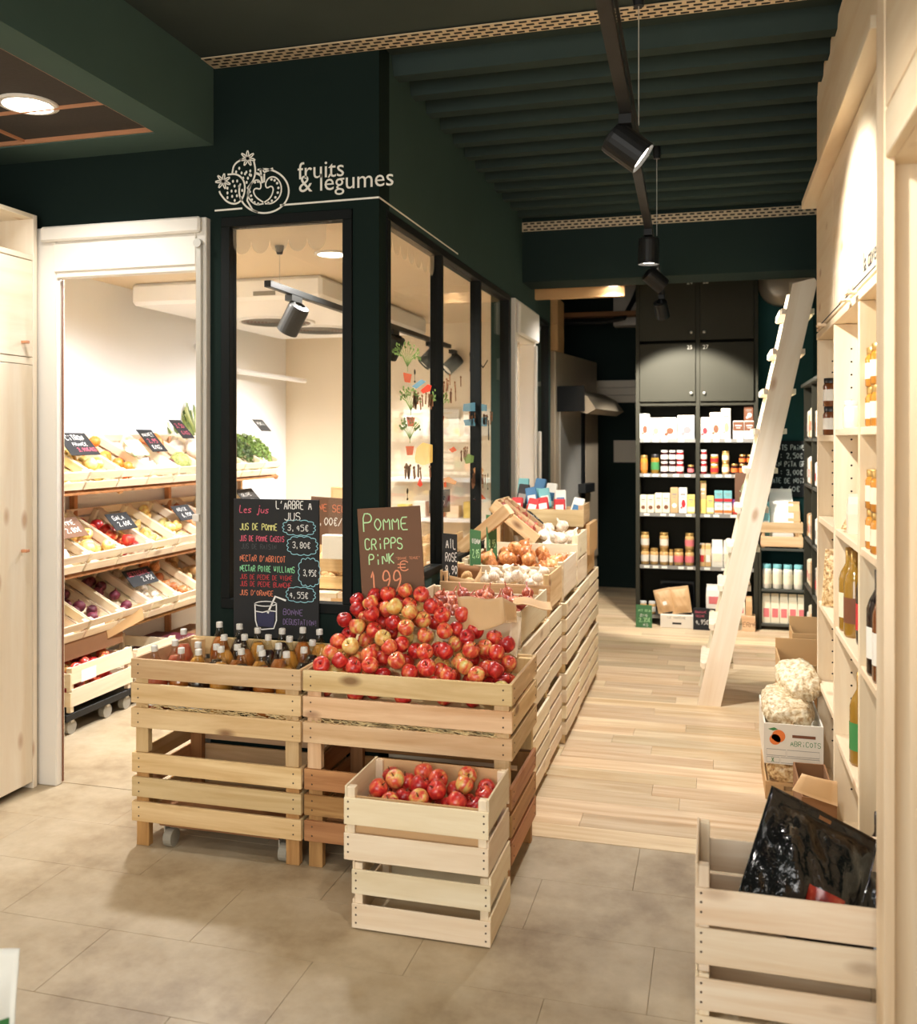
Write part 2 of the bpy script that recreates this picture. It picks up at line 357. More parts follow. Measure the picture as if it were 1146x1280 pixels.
class MB:
    def __init__(s): s.v = []; s.f = []
    def box(s, x0, x1, y0, y1, z0, z1, mat=None):
        n = len(s.v)
        c = [(x0, y0, z0), (x1, y0, z0), (x1, y1, z0), (x0, y1, z0), (x0, y0, z1), (x1, y0, z1), (x1, y1, z1), (x0, y1, z1)]
        s.v += [tuple(mat @ Vector(p)) for p in c] if mat is not None else c
        s.f += [tuple(n + i for i in q) for q in ((0, 3, 2, 1), (4, 5, 6, 7), (0, 1, 5, 4), (1, 2, 6, 5), (2, 3, 7, 6), (3, 0, 4, 7))]
        return s
    def bar(s, p, q, a, b, up=(0, 0, 1)):
        p, q = Vector(p), Vector(q); d = q - p
        X = d.normalized(); Y = Vector(up).cross(X)
        if Y.length < 1e-4: Y = Vector((0, 1, 0))
        Y.normalize(); Z = X.cross(Y)
        mt = Matrix((( X.x, Y.x, Z.x, p.x), (X.y, Y.y, Z.y, p.y), (X.z, Y.z, Z.z, p.z), (0, 0, 0, 1)))
        return s.box(0, d.length, -a / 2, a / 2, -b / 2, b / 2, mt)
    def lathe(s, prof, seg=16, mat=None, cap=True):
        n = len(s.v)
        for r, z in prof:
            for i in range(seg):
                a = 2 * PI * i / seg
                p = Vector((r * math.cos(a), r * math.sin(a), z))
                s.v.append(tuple(mat @ p) if mat is not None else tuple(p))
        for k in range(len(prof) - 1):
            for i in range(seg):
                j = (i + 1) % seg
                s.f.append((n + k * seg + i, n + k * seg + j, n + (k + 1) * seg + j, n + (k + 1) * seg + i))
        if cap:
            s.f.append(tuple(n + i for i in reversed(range(seg))))
            m_ = n + (len(prof) - 1) * seg
            s.f.append(tuple(m_ + i for i in range(seg)))
        return s
    def cyl(s, p, q, r, seg=14, r2=None):
        p, q = Vector(p), Vector(q); d = q - p
        mt = Matrix.Translation(p) @ d.to_track_quat('Z', 'Y').to_matrix().to_4x4()
        return s.lathe([(r, 0), (r if r2 is None else r2, d.length)], seg, mt)
    def tube(s, pts, r, seg=6):
        pts = [Vector(p) for p in pts]; n = len(s.v)
        for i, p in enumerate(pts):
            t = (pts[min(i + 1, len(pts) - 1)] - pts[max(i - 1, 0)]).normalized()
            q = t.to_track_quat('Z', 'Y')
            for k in range(seg):
                a = 2 * PI * k / seg
                s.v.append(tuple(p + q @ Vector((r * math.cos(a), r * math.sin(a), 0))))
        for i in range(len(pts) - 1):
            for k in range(seg):
                j = (k + 1) % seg
                s.f.append((n + i * seg + k, n + i * seg + j, n + (i + 1) * seg + j, n + (i + 1) * seg + k))
        return s
    def ribbon(s, pts, wd, closed=False):
        """flat stroke in the local XZ plane, facing -Y"""
        P = [Vector((p[0], p[1])) for p in pts]; k = len(P)
        if k < 2: return s
        n = len(s.v)
        for i in range(k):
            a = P[(i - 1) % k] if (closed or i) else P[i]
            c = P[(i + 1) % k] if (closed or i < k - 1) else P[i]
            t = (c - a)
            if t.length < 1e-7: t = Vector((1, 0))
            t.normalize(); nn = Vector((-t.y, t.x)) * wd / 2
            s.v.append((P[i].x + nn.x, 0, P[i].y + nn.y)); s.v.append((P[i].x - nn.x, 0, P[i].y - nn.y))
        for i in range(k if closed else k - 1):
            j = (i + 1) % k
            s.f.append((n + 2 * i, n + 2 * i + 1, n + 2 * j + 1, n + 2 * j))
        return s
    def poly(s, pts):
        n = len(s.v)
        s.v += [(p[0], 0, p[1]) for p in pts]; s.f.append(tuple(range(n, n + len(pts)))); return s
    def disc(s, x, z, r, seg=12, rz=None):
        rz = rz or r
        return s.poly([(x + r * math.cos(2 * PI * i / seg), z + rz * math.sin(2 * PI * i / seg)) for i in range(seg)])
    def mesh(s, name, smooth=False):
        me = bpy.data.meshes.new(name); me.from_pydata(s.v, [], s.f); me.update()
        if smooth:
            for p in me.polygons: p.use_smooth = True
        return me
    def build(s, name, mat, parent=None, loc=None, rot=None, smooth=False):
        me = s.mesh(name, smooth); me.materials.append(M[mat])
        o = link(bpy.data.objects.new(name, me), parent)
        if loc is not None: o.location = loc
        if rot is not None: o.rotation_euler = rot
        return o

_boxes = {}
def board(name, x0, x1, y0, y1, z0, z1, mat, parent=None, bev=0.0016):
    """a chamfered board as its own object; mesh shared between alike boards, local X = long axis"""
    d = (x1 - x0, y1 - y0, z1 - z0)
    k = max(range(3), key=lambda i: d[i])
    if k == 0: dims, rot = d, (0, 0, 0)
    elif k == 1: dims, rot = (d[1], d[0], d[2]), (0, 0, PI / 2)
    else: dims, rot = (d[2], d[1], d[0]), (0, -PI / 2, 0)
    key = tuple(round(c, 4) for c in dims) + (mat, bev)
    if key not in _boxes:
        bm = bmesh.new()
        bmesh.ops.create_cube(bm, size=1.0)
        for v in bm.verts: v.co = Vector((v.co.x * dims[0], v.co.y * dims[1], v.co.z * dims[2]))
        if bev and min(dims) > bev * 3:
            bmesh.ops.bevel(bm, geom=list(bm.edges), offset=bev, segments=1, affect='EDGES')
        me = bpy.data.meshes.new(name); bm.to_mesh(me); bm.free()
        me.materials.append(M[mat]); _boxes[key] = me
    o = link(bpy.data.objects.new(name, _boxes[key]), parent)
    o.location = ((x0 + x1) / 2, (y0 + y1) / 2, (z0 + z1) / 2)
    o.rotation_euler = rot
    return o

_meshes = {}
def shared(key, fn):
    if key not in _meshes: _meshes[key] = fn()
    return _meshes[key]
def inst(name, me, parent=None, loc=(0, 0, 0), rot=(0, 0, 0), scale=None):
    o = link(bpy.data.objects.new(name, me), parent)
    o.location = loc; o.rotation_euler = rot
    if scale is not None: o.scale = (scale,) * 3 if isinstance(scale, (int, float)) else scale
    return o
def mesh_of(mb, name, mat, smooth=True):
    me = mb.mesh(name, smooth); me.materials.append(M[mat]); return me

# ---- chalk lettering: stroke alphabet on a 4 x 6 grid
GL = dict(A="00 26 40|12 32", B="00 06 36 45 44 33 03|33 42 41 30 00", C="45 36 16 05 01 10 30 41", D="00 06 26 44 42 20 00", E="40 00 06 46|03 33",
 F="00 06 46|03 33", G="45 36 16 05 01 10 30 41 43 23", H="00 06|40 46|03 43", I="20 26", J="46 41 30 10 01", K="00 06|46 03 40", L="06 00 40",
 M="00 06 23 46 40", N="00 06 40 46", O="20 02 04 26 44 42 20", P="00 06 36 45 44 33 03", Q="20 02 04 26 44 42 20|22 40", R="00 06 36 45 44 33 03|23 40",
 S="45 36 16 05 04 13 33 42 41 30 10 01", T="06 46|26 20", U="06 01 10 30 41 46", V="06 20 46", W="06 10 24 30 46", X="00 46|06 40", Y="06 23 46|23 20", Z="06 46 00 40",
 i="20 23|25 26", g="43 33 13 02 10 30 42 43 4, 3- 1-", a="43 13 02 10 30 42|43 40", b="06 00 30 42 33 03", c="43 13 02 01 10 40", d="46 40 10 02 13 43", e="02 42 33 13 02 10 40",
 l="26 20", n="00 03|02 13 33 42 40", o="10 02 13 33 42 30 10", r="00 03|02 13 33", s="43 13 02 41 30 00", t="26 21 30|04 44", u="03 01 10 30 43|43 40", j="34 3, 2- 1,|35 36", m="00 03 13 22 20|22 33 42 40", k="06 00|43 01|12 40", p="03 0-|03 33 42 30 00", f="46 36 25 20|03 43")
GL.update({'0': "20 02 04 26 44 42 20", '1': "14 26 20|10 30", '2': "05 16 36 45 44 00 40", '3': "05 16 36 45 33 42 30 10 01|33 13", '4': "30 36 02 42", '5': "46 06 04 34 43 41 30 00", '6': "36 14 02 10 30 42 33 13 02",
 '7': "06 46 10", '8': "33 44 36 16 04 13 33 42 30 10 02 13", '9': "10 32 44 36 16 04 13 44", '€': "45 36 26 15 11 20 30 41|04 34|02 32", ',': "11 1,", "'": "26 14", '!': "26 22|20 21", '/': "00 46", '.': "10 11", '-': "03 43", '"': "16 14|36 34", ':': "21 22|24 25"})
def gpt(t):
    y = {',': -1, '-': -2}.get(t[1])
    return (int(t[0]) / 4.0, (int(t[1]) if y is None else y) / 6.0)
def chaikin(P):
    if len(P) < 3: return P
    Q = [P[0]]
    for a, b in zip(P[:-1], P[1:]):
        Q.append((a[0] * .75 + b[0] * .25, a[1] * .75 + b[1] * .25)); Q.append((a[0] * .25 + b[0] * .75, a[1] * .25 + b[1] * .75))
    Q.append(P[-1]); return Q
def chalk_into(mb, text, x, z, h, wd=None, width=None, slant=0.0):
    """writes text with its baseline at (x, z), cap height h; width fits the whole line"""
    adv = 0.92 * h * 0.72 if width is None else width / max(1, len(text))
    gw = adv * 0.72; wd = wd or h * 0.11
    rr = random.Random(len(text) * 7 + int(h * 1e4))
    for ch in text:
        g = GL.get(ch) or GL.get(ch.upper())
        if g:
            jz = rr.uniform(-.04, .04) * h
            for st in g.split('|'):
                P = chaikin([gpt(t) for t in st.split()])
                mb.ribbon([(x + p[0] * gw + slant * p[1] * h, z + jz + p[1] * h) for p in P], wd)
        x += adv
    return mb
def chalk(parent, text, x, z, h, mat, y=-0.008, **kw):
    return chalk_into(MB(), text, x, z, h, **kw).build('lettering', mat, parent, (0, y, 0))

def font_mesh(text, size, mat, name='lettering'):
    cu = bpy.data.curves.new('t', 'FONT'); cu.body = text; cu.size = size; cu.resolution_u = 3
    cu.extrude = 0.0004
    to = bpy.data.objects.new('t', cu); COL.objects.link(to)
    dg = bpy.context.evaluated_depsgraph_get()
    me = bpy.data.meshes.new_from_object(to.evaluated_get(dg))
    bpy.data.objects.remove(to)
    me.name = name; me.materials.clear(); me.materials.append(M[mat])
    return me

def deposit(x0, x1, y0, y1, base, top, r, n, seed=1, k=14, tries=120, gap=1.0, rv=0.0):
    """drops balls one by one into a box; base/top are functions or numbers"""
    rg = np.random.RandomState(seed)
    bf = base if callable(base) else (lambda x, y: base)
    tf = top if callable(top) else (lambda x, y: top)
    P = np.zeros((0, 4)); fails = 0
    while len(P) < n and fails < tries:
        best = None
        ri = r * (1 + rg.uniform(-rv, rv))
        for _ in range(k):
            x = rg.uniform(x0 + ri, x1 - ri); y = rg.uniform(y0 + ri, y1 - ri)
            z = bf(x, y) + ri
            if len(P):
                d2 = (P[:, 0] - x) ** 2 + (P[:, 1] - y) ** 2
                dd = (P[:, 3] + ri) ** 2 * gap * gap
                mk = d2 < dd
                if mk.any(): z = max(z, float((P[mk, 2] + np.sqrt(dd[mk] - d2[mk])).max()))
            sc = z - tf(x, y)
            if best is None or sc < best[0]: best = (sc, x, y, z, ri)
        if best[0] <= 0:
            P = np.vstack([P, best[1:]]); fails = 0
        else: fails += 1
    return [tuple(p) for p in P]
# ================================================================== THE SETTING
YW, XW = 3.46, -1.27          # front face and aisle face of the produce room
ZSOF = 2.71
XR = 0.78                     # right-hand wall
# ---- floor
fl = struct('floor')
MB().box(-4.2, 1.9, -2.6, 10.2, -0.12, -0.012).build('slab', 'joint', fl)
MB().box(-3.7, -1.27, 3.482, 7.5, -0.012, 0.0).build('produce_room_floor', 'cement', fl)
TL, TH = 0.67, 0.334
offs = [-0.262, -0.565, -0.17, -0.44, -0.02, -0.35]
row = 0; y1 = 3.478
while y1 > -1.2:
    y0 = y1 - TH
    x = offs[row % 6] - TL * 6
    while x < 1.0:
        board('tile', max(x, -3.9) + 0.0005, min(x + TL, 1.2) - 0.0005, y0 + 0.0005, y1 - 0.0005, -0.012, 0.0, 'cement', fl, 0.0006) if x + TL > -3.8 else None
        x += TL
    y1 = y0; row += 1
rg = random.Random(5)
y = 3.482
while y < 9.5:
    x = -1.66 + rg.uniform(-0.8, 0)
    while x < 1.0:
        L = rg.choice([0.7, 0.9, 1.2])
        a, b2 = max(x, XW if y < 7.44 else -1.8), min(x + L, XR)
        if b2 - a > 0.03: board('plank', a + 0.0005, b2 - 0.0005, y + 0.0005, y + 0.1295, -0.012, 0.0, 'floor_plank', fl, 0.0006)
        x += L
    y += 0.13

# ---- produce room walls
wf = MB()
wf.box(-4.0, -2.82, YW, YW + .12, 0, 3.06)
wf.box(-2.82, -2.01, YW, YW + .12, 2.41, 3.06)
wf.box(-2.01, -1.96, YW, YW + .12, 0, 3.06)
wf.box(-1.96, -1.38, YW, YW + .12, 0, 0.80).box(-1.96, -1.38, YW, YW + .12, 2.41, 3.06)
wf.box(-1.38, XW, YW, YW + .12, 0, 3.06)
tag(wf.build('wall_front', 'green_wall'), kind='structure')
ws = MB()
def side(y0, y1, z0, z1): ws.box(XW - .12, XW, y0, y1, z0, z1)
side(YW + .12, 5.87, 0, 0.86); side(YW + .12, 7.44, 2.42, 3.06); side(YW + .12, 3.60, .86, 2.42)
side(5.87, 5.93, 0, 2.42); side(6.64, 6.72, 0, 2.42); side(6.72, 7.33, 0, 0.9); side(7.33, 7.44, 0, 2.42)
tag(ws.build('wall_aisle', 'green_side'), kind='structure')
tag(MB().box(-3.70, -3.58, YW + .12, 7.54, 0, 2.6).build('wall_produce_left', 'cold_white'), kind='structure')
tag(MB().box(-3.58, XW - .12, 7.42, 7.54, 0, 2.6).build('wall_produce_back', 'cold_cream'), kind='structure')
cc = tag(MB().box(-3.58, XW - .12, YW + .12, 7.42, 2.45, 2.55).build('ceiling_produce', 'cold_ceiling'), kind='structure')
# inner lining of the two glazed walls
li = MB()
li.box(-3.58, -2.82, YW + .121, YW + .13, 0, 2.45).box(-1.96, -1.40, YW + .121, YW + .13, 0, 0.8).box(-2.01, -1.96, YW + .121, YW + .13, 0, 2.45)
li.box(XW - .13, XW - .121, YW + .14, 5.87, 0, 0.86)
tag(li.build('wall_lining', 'cold_cream'), kind='structure')

# ---- other walls
tag(MB().box(XR, XR + .12, -2.6, 8.27, 0, 3.06).build('wall_right', 'teal_wall'), kind='structure')
tag(MB().box(-0.62, XR, 8.15, 8.27, 0, 3.06).build('wall_back', 'teal_wall'), kind='structure')
al = MB().box(-2.2, -0.50, 9.5, 9.62, 0, 3.06).box(-0.62, -0.50, 8.27, 9.5, 0, 3.06).box(-2.2, -2.1, 7.54, 9.5, 0, 3.06)
tag(MB().box(-3.56, -3.43, -2.6, YW, 0, ZSOF).build('wall_left', 'cold_cream'), kind='structure')
tag(al.build('wall_alcove', 'green_beam'), kind='structure')
# ---- ceilings
tag(MB().box(-4.2, XR, -2.6, 3.47, 3.035, 3.12).build('ceiling_front', 'olive_ceiling'), kind='structure')
cb = struct('ceiling')
MB().box(-4.2, XR, 3.47, 9.62, 3.06, 3.14).build('deck', 'green_ceiling', cb)
for i in range(12):
    yy = 3.60 + 0.228 * i
    b_ = MB()
    prof = [(yy, 3.06), (yy + .03, 2.985), (yy + .10, 2.985), (yy + .13, 3.06)]
    n = len(b_.v)
    for x in (XW + .001, XR):
        b_.v += [(x, p[0], p[1]) for p in prof]
    b_.f = [(0, 1, 5, 4), (1, 2, 6, 5), (2, 3, 7, 6), (0, 3, 2, 1), (4, 5, 6, 7)]
    b_.build('rib', 'green_ceiling', cb)
bm_ = struct('beam')
bm_.name = 'trim_1'
MB().box(XW, XR, 6.30, 6.62, 2.57, 3.06).build('beam', 'green_beam', bm_)

def slotted(name, x0, x1, yc, zc, wdt, flat, rows, label):
    t = struct(name)
    if flat: board('strip', x0, x1, yc - wdt / 2, yc + wdt / 2, zc, zc + .004, 'strip_metal', t, 0)
    else: board('strip', x0, x1, yc, yc + .004, zc - wdt / 2, zc + wdt / 2, 'strip_metal', t, 0)
    sl = MB(); p = 0.046; k = int((x1 - x0) / p)
    for r_ in range(rows):
        off = (r_ % 2) * p / 2
        for i in range(k):
            x = x0 + .01 + i * p + off
            c = -wdt / 2 + wdt * (r_ + .5) / rows
            hw = wdt / rows * 0.24
            if x + .03 > x1: continue
            if flat: sl.box(x, x + .030, yc + c - hw, yc + c + hw, zc - .0008, zc + .002)
            else: sl.box(x, x + .030, yc - .0008, yc + .002, zc + c - hw, zc + c + hw)
    tag(sl.build('slots', 'slot_dark', t), kind='stuff')
slotted('trim_2', -1.99, XR, 3.405, 3.025, .105, True, 4, '')
slotted('trim_3', XW, XR, 6.29, 2.945, .062, False, 3, '')

# ---- dropped ceiling on the left with a framed tile field
sf = struct('ceiling_soffit')
so = MB()
XS, ZS = -1.995, 2.71
so.box(XS - .03, XS, -2.6, YW - .001, ZS, 3.035)                       # fascia
so.box(-4.0, XS - .03, YW - .2, YW - .001, ZS, ZS + .03)
so.box(XS - .14, XS - .03, -2.6, YW - .2, ZS, ZS + .03)
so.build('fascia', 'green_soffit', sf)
MB().box(-4.0, XS - .14, -2.6, YW - .2, ZS + .022, ZS + .03).build('tile_field', 'ceiling_tile', sf)
for k in range(1, 4): MB().box(-4.0, XS - .14, 3.26 - .56 * k + .25, 3.26 - .56 * k + .262, ZS + .012, ZS + .022).build('tile_trim', 'copper_trim', sf)
MB().box(-4.0, XS - .14, YW - .212, YW - .2, ZS + .006, ZS + .022).build('tile_trim', 'copper_trim', sf)
MB().box(XS - .152, XS - .14, -2.6, YW - .2, ZS + .006, ZS + .022).build('tile_trim', 'copper_trim', sf)
MB().box(XS - .76, XS - .748, -2.6, YW - .2, ZS + .012, ZS + .022).build('tile_trim', 'copper_trim', sf)

def downlight(loc, r, label, energy, color=NEUT, spot=140):
    t = thing('downlight', label, 'ceiling light', loc)
    MB().lathe([(r * 1.22, 0), (r * 1.22, -.006), (r, -.010), (r, 0)], 28, cap=False).build('trim_ring', 'white_frame', t, smooth=True)
    MB().lathe([(r, -.007), (r * .3, -.009)], 28).build('diffuser', 'downlight_glow', t)
    add_light('downlight_lamp', 'SPOT', Vector(loc) - Vector((0, 0, .03)), energy, color, Vector(loc) - Vector((0, 0, 1)), spot_size=R(spot), spot_blend=.6, shadow_soft_size=r)
    return t
p = at(35, 132, z=2.725)
downlight((p.x, p.y, ZS + .022), .088, 'round white recessed downlight in the dropped dark tile ceiling', 40)

# ---- sign lettering over the window
sg = thing('wall_sign', 'white painted strawberries, tomato and line with fruits and légumes lettering', 'sign', (0, YW - .0012, 0))
SX = lambda px, py: (lambda q: (q.x, q.z))(at(px, py, y=YW))
def zoomed(pts): return [SX(255 + a / 5.093, 180 + b_ / 5.093) for a, b_ in pts]   # traced in sign-plane metres
LW = 0.0075
a0, a1 = SX(268.5, 263.4), SX(305, 260.3)
b0 = SX(350, 256.6)
MB().ribbon([a0, (SX(303, 260.5))], LW).ribbon([b0, (XW, 2.4465)], LW).build('painted_line', 'white_line', sg)
ln2 = MB()
ln2.box(XW + .0004, XW + .0012, YW, 4.63, 2.4465 - LW / 2, 2.4465 + LW / 2)
ln2.build('painted_line', 'white_line', sg, (0, -(YW - .0012), 0))
ic = MB()
def arc(cx, cy, rx, ry, a0, a1, n=26, tilt=0.0):
    out = []
    for i in range(n + 1):
        a = R(a0 + (a1 - a0) * i / n); x = rx * math.cos(a); y = ry * math.sin(a)
        out.append((cx + x * math.cos(tilt) - y * math.sin(tilt), cy + x * math.sin(tilt) + y * math.cos(tilt)))
    return out
Z = zoomed
ic.ribbon(Z(arc(382, 300, 158, 140, -105, 200, 44)), LW)                              # tomato outline
ic.ribbon(Z([(300, 250), (286, 300), (275, 360), (310, 420), (345, 436)]), LW)
ic.ribbon(Z(chaikin(chaikin([(380, 380), (330, 390), (285, 350), (275, 300), (310, 240), (345, 225), (365, 255), (360, 290), (330, 280), (312, 300), (330, 340), (378, 372)]))), LW * .8)
ic.ribbon(Z(chaikin(chaikin([(388, 380), (440, 380), (490, 330), (495, 260), (460, 210), (415, 210), (390, 250), (398, 285), (430, 265), (445, 290), (425, 345), (384, 372)]))), LW * .8)
ic.ribbon(Z([(372, 250), (366, 205), (345, 190), (328, 186)]), LW * 1.3).ribbon(Z([(366, 205), (358, 160), (372, 158), (384, 180), (440, 155)]), LW * 1.1).ribbon(Z([(384, 190), (384, 245)]), LW)
for a in range(0, 12):
    t_ = R(-60 + a * 26)
    ic.disc(*Z([(382 + 0, 0)])[0], .0001) if False else None
for (x, y_) in [(300, 330), (305, 355), (322, 372), (345, 380), (292, 305), (325, 245), (345, 240), (410, 375), (432, 362), (455, 340), (470, 310), (474, 280), (466, 250), (450, 232), (430, 226)]:
    q = Z([(x, y_)])[0]; ic.disc(q[0], q[1], .0055, 8)
ic.ribbon(Z(chaikin(chaikin([(245, 95), (190, 130), (180, 190)]))), LW).ribbon(Z(chaikin(chaikin([(318, 110), (330, 170), (318, 230), (275, 285)]))), LW)   # upper strawberry
ic.ribbon(Z(chaikin(chaikin([(150, 195), (215, 190), (262, 240), (258, 330), (215, 385), (150, 375), (105, 320), (98, 300)]))), LW)     # left strawberry
for cx, cy, s_, tl in ((278, 92, 1.0, 0.0), (122, 238, 1.0, -0.75)):
    for i in range(7):
        a = R(-90 + i * 360 / 7) + tl; L = 56 * s_
        ic.ribbon(Z(chaikin([(cx, cy), (cx + L * .5 * math.cos(a - .3), cy + L * .5 * math.sin(a - .3)), (cx + L * math.cos(a), cy + L * math.sin(a)), (cx + L * .5 * math.cos(a + .3), cy + L * .5 * math.sin(a + .3)), (cx, cy)])), LW * .7)
for x, y_ in [(225, 155), (205, 178), (240, 185), (270, 180), (295, 172), (262, 190), (292, 196), (250, 218), (280, 218), (272, 245), (300, 200),
              (185, 238), (212, 236), (195, 268), (224, 270), (150, 282), (176, 300), (202, 300), (244, 296), (150, 312), (180, 334), (210, 330), (236, 342), (150, 342), (196, 360)]:
    q = Z([(x, y_)])[0]; ic.disc(q[0], q[1], .0048, 8, .0066)
ic.build('fruit_drawing', 'white_line', sg)
for txt, px, py, sz in (('fruits', 372, 224.5, .098), ('& légumes', 373, 240.5, .098)):
    q = SX(px, py)
    inst('lettering', font_mesh(txt, sz, 'white_line'), sg, (q[0], 0, q[1]), (PI / 2, 0, 0))

# ---- window 1: front window of the produce room
w1 = struct('window_1')
def frame(parent, a0, a1, z0, z1, t, depth, axis, pos, mat):
    segs = [(a0, a1, z0, z0 + t), (a0, a1, z1 - t, z1), (a0, a0 + t, z0 + t, z1 - t), (a1 - t, a1, z0 + t, z1 - t)]
    for s0, s1, q0, q1 in segs:
        if axis == 'x': board('frame_bar', s0, s1, pos, pos + depth, q0, q1, mat, parent, .002)
        else: board('frame_bar', pos - depth, pos, s0, s1, q0, q1, mat, parent, .002)
frame(w1, -1.958, -1.382, .802, 2.408, .04, .06, 'x', YW - .008, 'black_frame')
MB().box(-1.918, -1.422, YW + .022, YW + .028, .842, 2.368).build('pane', 'pane_glass', w1)
sc_ = MB()
for i in range(6):
    xa = -1.918 + i * .083; pts = [(xa, 2.366), (xa, 2.31)] + [(xa + .0415 - .0415 * math.cos(PI * k / 8), 2.31 - .052 * math.sin(PI * k / 8)) for k in range(1, 8)] + [(xa + .083, 2.31), (xa + .083, 2.366)]
    if xa + .083 < -1.42: sc_.poly(pts)
sc_.build('scallop_film', 'scallop_film', w1, (0, YW + .0215, 0))
# ---- window 2: long glazed front to the aisle, three lights
w2 = struct('window_2')
frame(w2, 3.54, 5.865, .862, 2.416, .035, .06, 'y', XW + .008, 'black_frame')
for yc in (4.325, 5.09): board('mullion', XW - .052, XW + .008, yc - .014, yc + .014, .897, 2.381, 'black_frame', w2, .002)
for ya, yb in ((3.575, 4.311), (4.339, 5.076), (5.104, 5.83)):
    MB().box(XW - .028, XW - .022, ya, yb, .897, 2.381).build('pane', 'pane_glass', w2)
# film pictures on the panes, in the pane plane (u = y, v = z)
def film_on(parent, mb, mat, name='picture_film'):
    for i, v in enumerate(mb.v): mb.v[i] = (XW - .0212, v[0], v[2])
    return mb.build(name, mat, parent)
sc_ = MB()
for i in range(7):
    ya = 3.58 + i * .1
    if ya + .1 < 4.3: sc_.poly([(ya, 2.379), (ya, 2.33)] + [(ya + .05 - .05 * math.cos(PI * k / 8), 2.33 - .06 * math.sin(PI * k / 8)) for k in range(1, 8)] + [(ya + .1, 2.33), (ya + .1, 2.379)])
film_on(w2, sc_, 'scallop_film', 'scallop_film')
PX = lambda px, py: (lambda q: (q.y, q.z))(at(px, py, x=XW))
rf = random.Random(3)
def tree_film(px, py, s):
    c = PX(px, py); m_ = MB(); 
    for i in range(9):
        a = R(20 + i * 17.5); L = .085 * s * rf.uniform(.8, 1.1)
        m_.ribbon([(c[0], c[1]), (c[0] + L * .5 * math.cos(a) * 2.6, c[1] + .03 + L * .5 * math.sin(a)), (c[0] + L * math.cos(a) * 2.9, c[1] + .04 + L * math.sin(a))], .006)
    for i in range(40):
        a = R(rf.uniform(0, 180)); L = rf.uniform(.4, 1) * .1 * s
        m_.disc(c[0] + L * math.cos(a) * 2.7, c[1] + .04 + L * math.sin(a), .014, 6, .006)
    m_.ribbon([(c[0], c[1] - .03 * s), (c[0], c[1] + .04)], .008)
    film_on(w2, m_, 'film_green')
    film_on(w2, MB().poly([(c[0] - .06, c[1] - .03), (c[0] + .06, c[1] - .03), (c[0] + .04, c[1] - .07), (c[0] - .04, c[1] - .07)]), 'film_pot')
for a in ((515, 458, .75), (519, 513, .7), (556, 512, .65), (518, 549, .6)): tree_film(*a)
def para(pts, mat): film_on(w2, MB().poly([PX(*q) for q in pts]), mat)
para([(520, 483), (532, 474), (538, 477), (526, 486)], 'film_blue')
para([(531, 488), (540, 480), (545, 482), (543, 489), (534, 492)], 'film_red')
para([(584, 505), (597, 503), (613, 506), (613, 514), (583, 514)], 'film_blue')
para([(584, 525), (613, 521), (613, 533), (586, 532)], 'film_blue')
para([(584, 573), (590, 567), (597, 570), (596, 578), (587, 580)], 'film_green')
para([(524, 572), (526, 560), (534, 553), (546, 556), (546, 578), (534, 582), (525, 578)], 'film_yellow')
para([(553, 553), (557, 560), (556, 570), (554, 560)], 'film_yellow')
para([(527, 606), (530, 597), (534, 606), (531, 609)], 'film_red')
para([(566, 562), (572, 558), (576, 563), (570, 566)], 'film_pot')
para([(558, 598), (566, 596), (576, 602), (574, 606), (560, 602)], 'film_tan')
para([(560, 603), (563, 602), (563, 609), (560, 609)], 'film_pot')
para([(596, 586), (604, 580), (609, 588), (606, 594), (597, 592)], 'film_tan')
para([(598, 625), (604, 615), (612, 624)], 'film_pot')
crowd = MB()
for (x0, y0, x1, y1, n) in ((517, 490, 546, 500, 16), (553, 466, 582, 480, 12), (585, 515, 622, 523, 16), (594, 590, 612, 602, 14), (512, 578, 545, 586, 12), (562, 486, 576, 494, 5), (578, 558, 596, 566, 6)):
    for i in range(n):
        q = PX(rf.uniform(x0, x1), rf.uniform(y0, y1)); crowd.disc(q[0], q[1], .018, 6, .008); crowd.ribbon([(q[0], q[1] - .008), (q[0] + rf.uniform(-.02, .02), q[1] - .05)], .022)
film_on(w2, crowd, 'film_brown')
lampf = MB()
for px, py0, py1 in ((524, 465, 477), (592, 443, 463), (614, 594, 611), (515, 614, 624)):
    q0, q1 = PX(px, py0), PX(px, py1); lampf.ribbon([q0, q1], .007); lampf.disc(q0[0], q0[1], .014, 8); lampf.disc(q1[0], q1[1], .014, 8, .006)
q0, q1 = PX(602, 451), PX(614, 450); lampf.ribbon([q0, ((q0[0] + q1[0]) / 2, q0[1] - .03), q1], .01)
q0 = PX(615, 525); lampf.ribbon([q0, (q0[0], q0[1] - .12)], .03)
film_on(w2, lampf, 'film_dark')
# ---- doorway 1 (front) with its white frame and roller box
d1 = struct('door_1')
for a in ((-2.868, -2.735, YW - .03, YW + .012, 0, 2.41), (-2.06, -2.013, YW - .03, YW + .012, 0, 2.41), (-2.735, -2.06, YW - .03, YW + .012, 2.19, 2.41)):
    board('jamb', *a, 'white_frame', d1, .004)
board('roller_box', -2.80, -2.03, YW - .055, YW - .03, 2.345, 2.41, 'white_frame', d1, .008)
board('header_panel', -2.74, -2.055, YW - .04, YW - .03, 2.215, 2.335, 'white_frame', d1, .003)
board('edge_strip', -2.7345, -2.731, YW + .006, YW + .014, 0.01, 2.185, 'ink_brown', d1, 0)
board('guide_rail', -2.052, -2.026, YW - .046, YW - .03, .05, 2.29, 'alu', d1, .003)
board('latch', -2.06, -2.03, YW - .058, YW - .046, 1.16, 1.19, 'white_frame', d1, .002)
MB().cyl((-2.04, YW - .055, 2.30), (-2.04, YW - .03, 2.30), .018, 12).build('pulley', 'alu', d1)
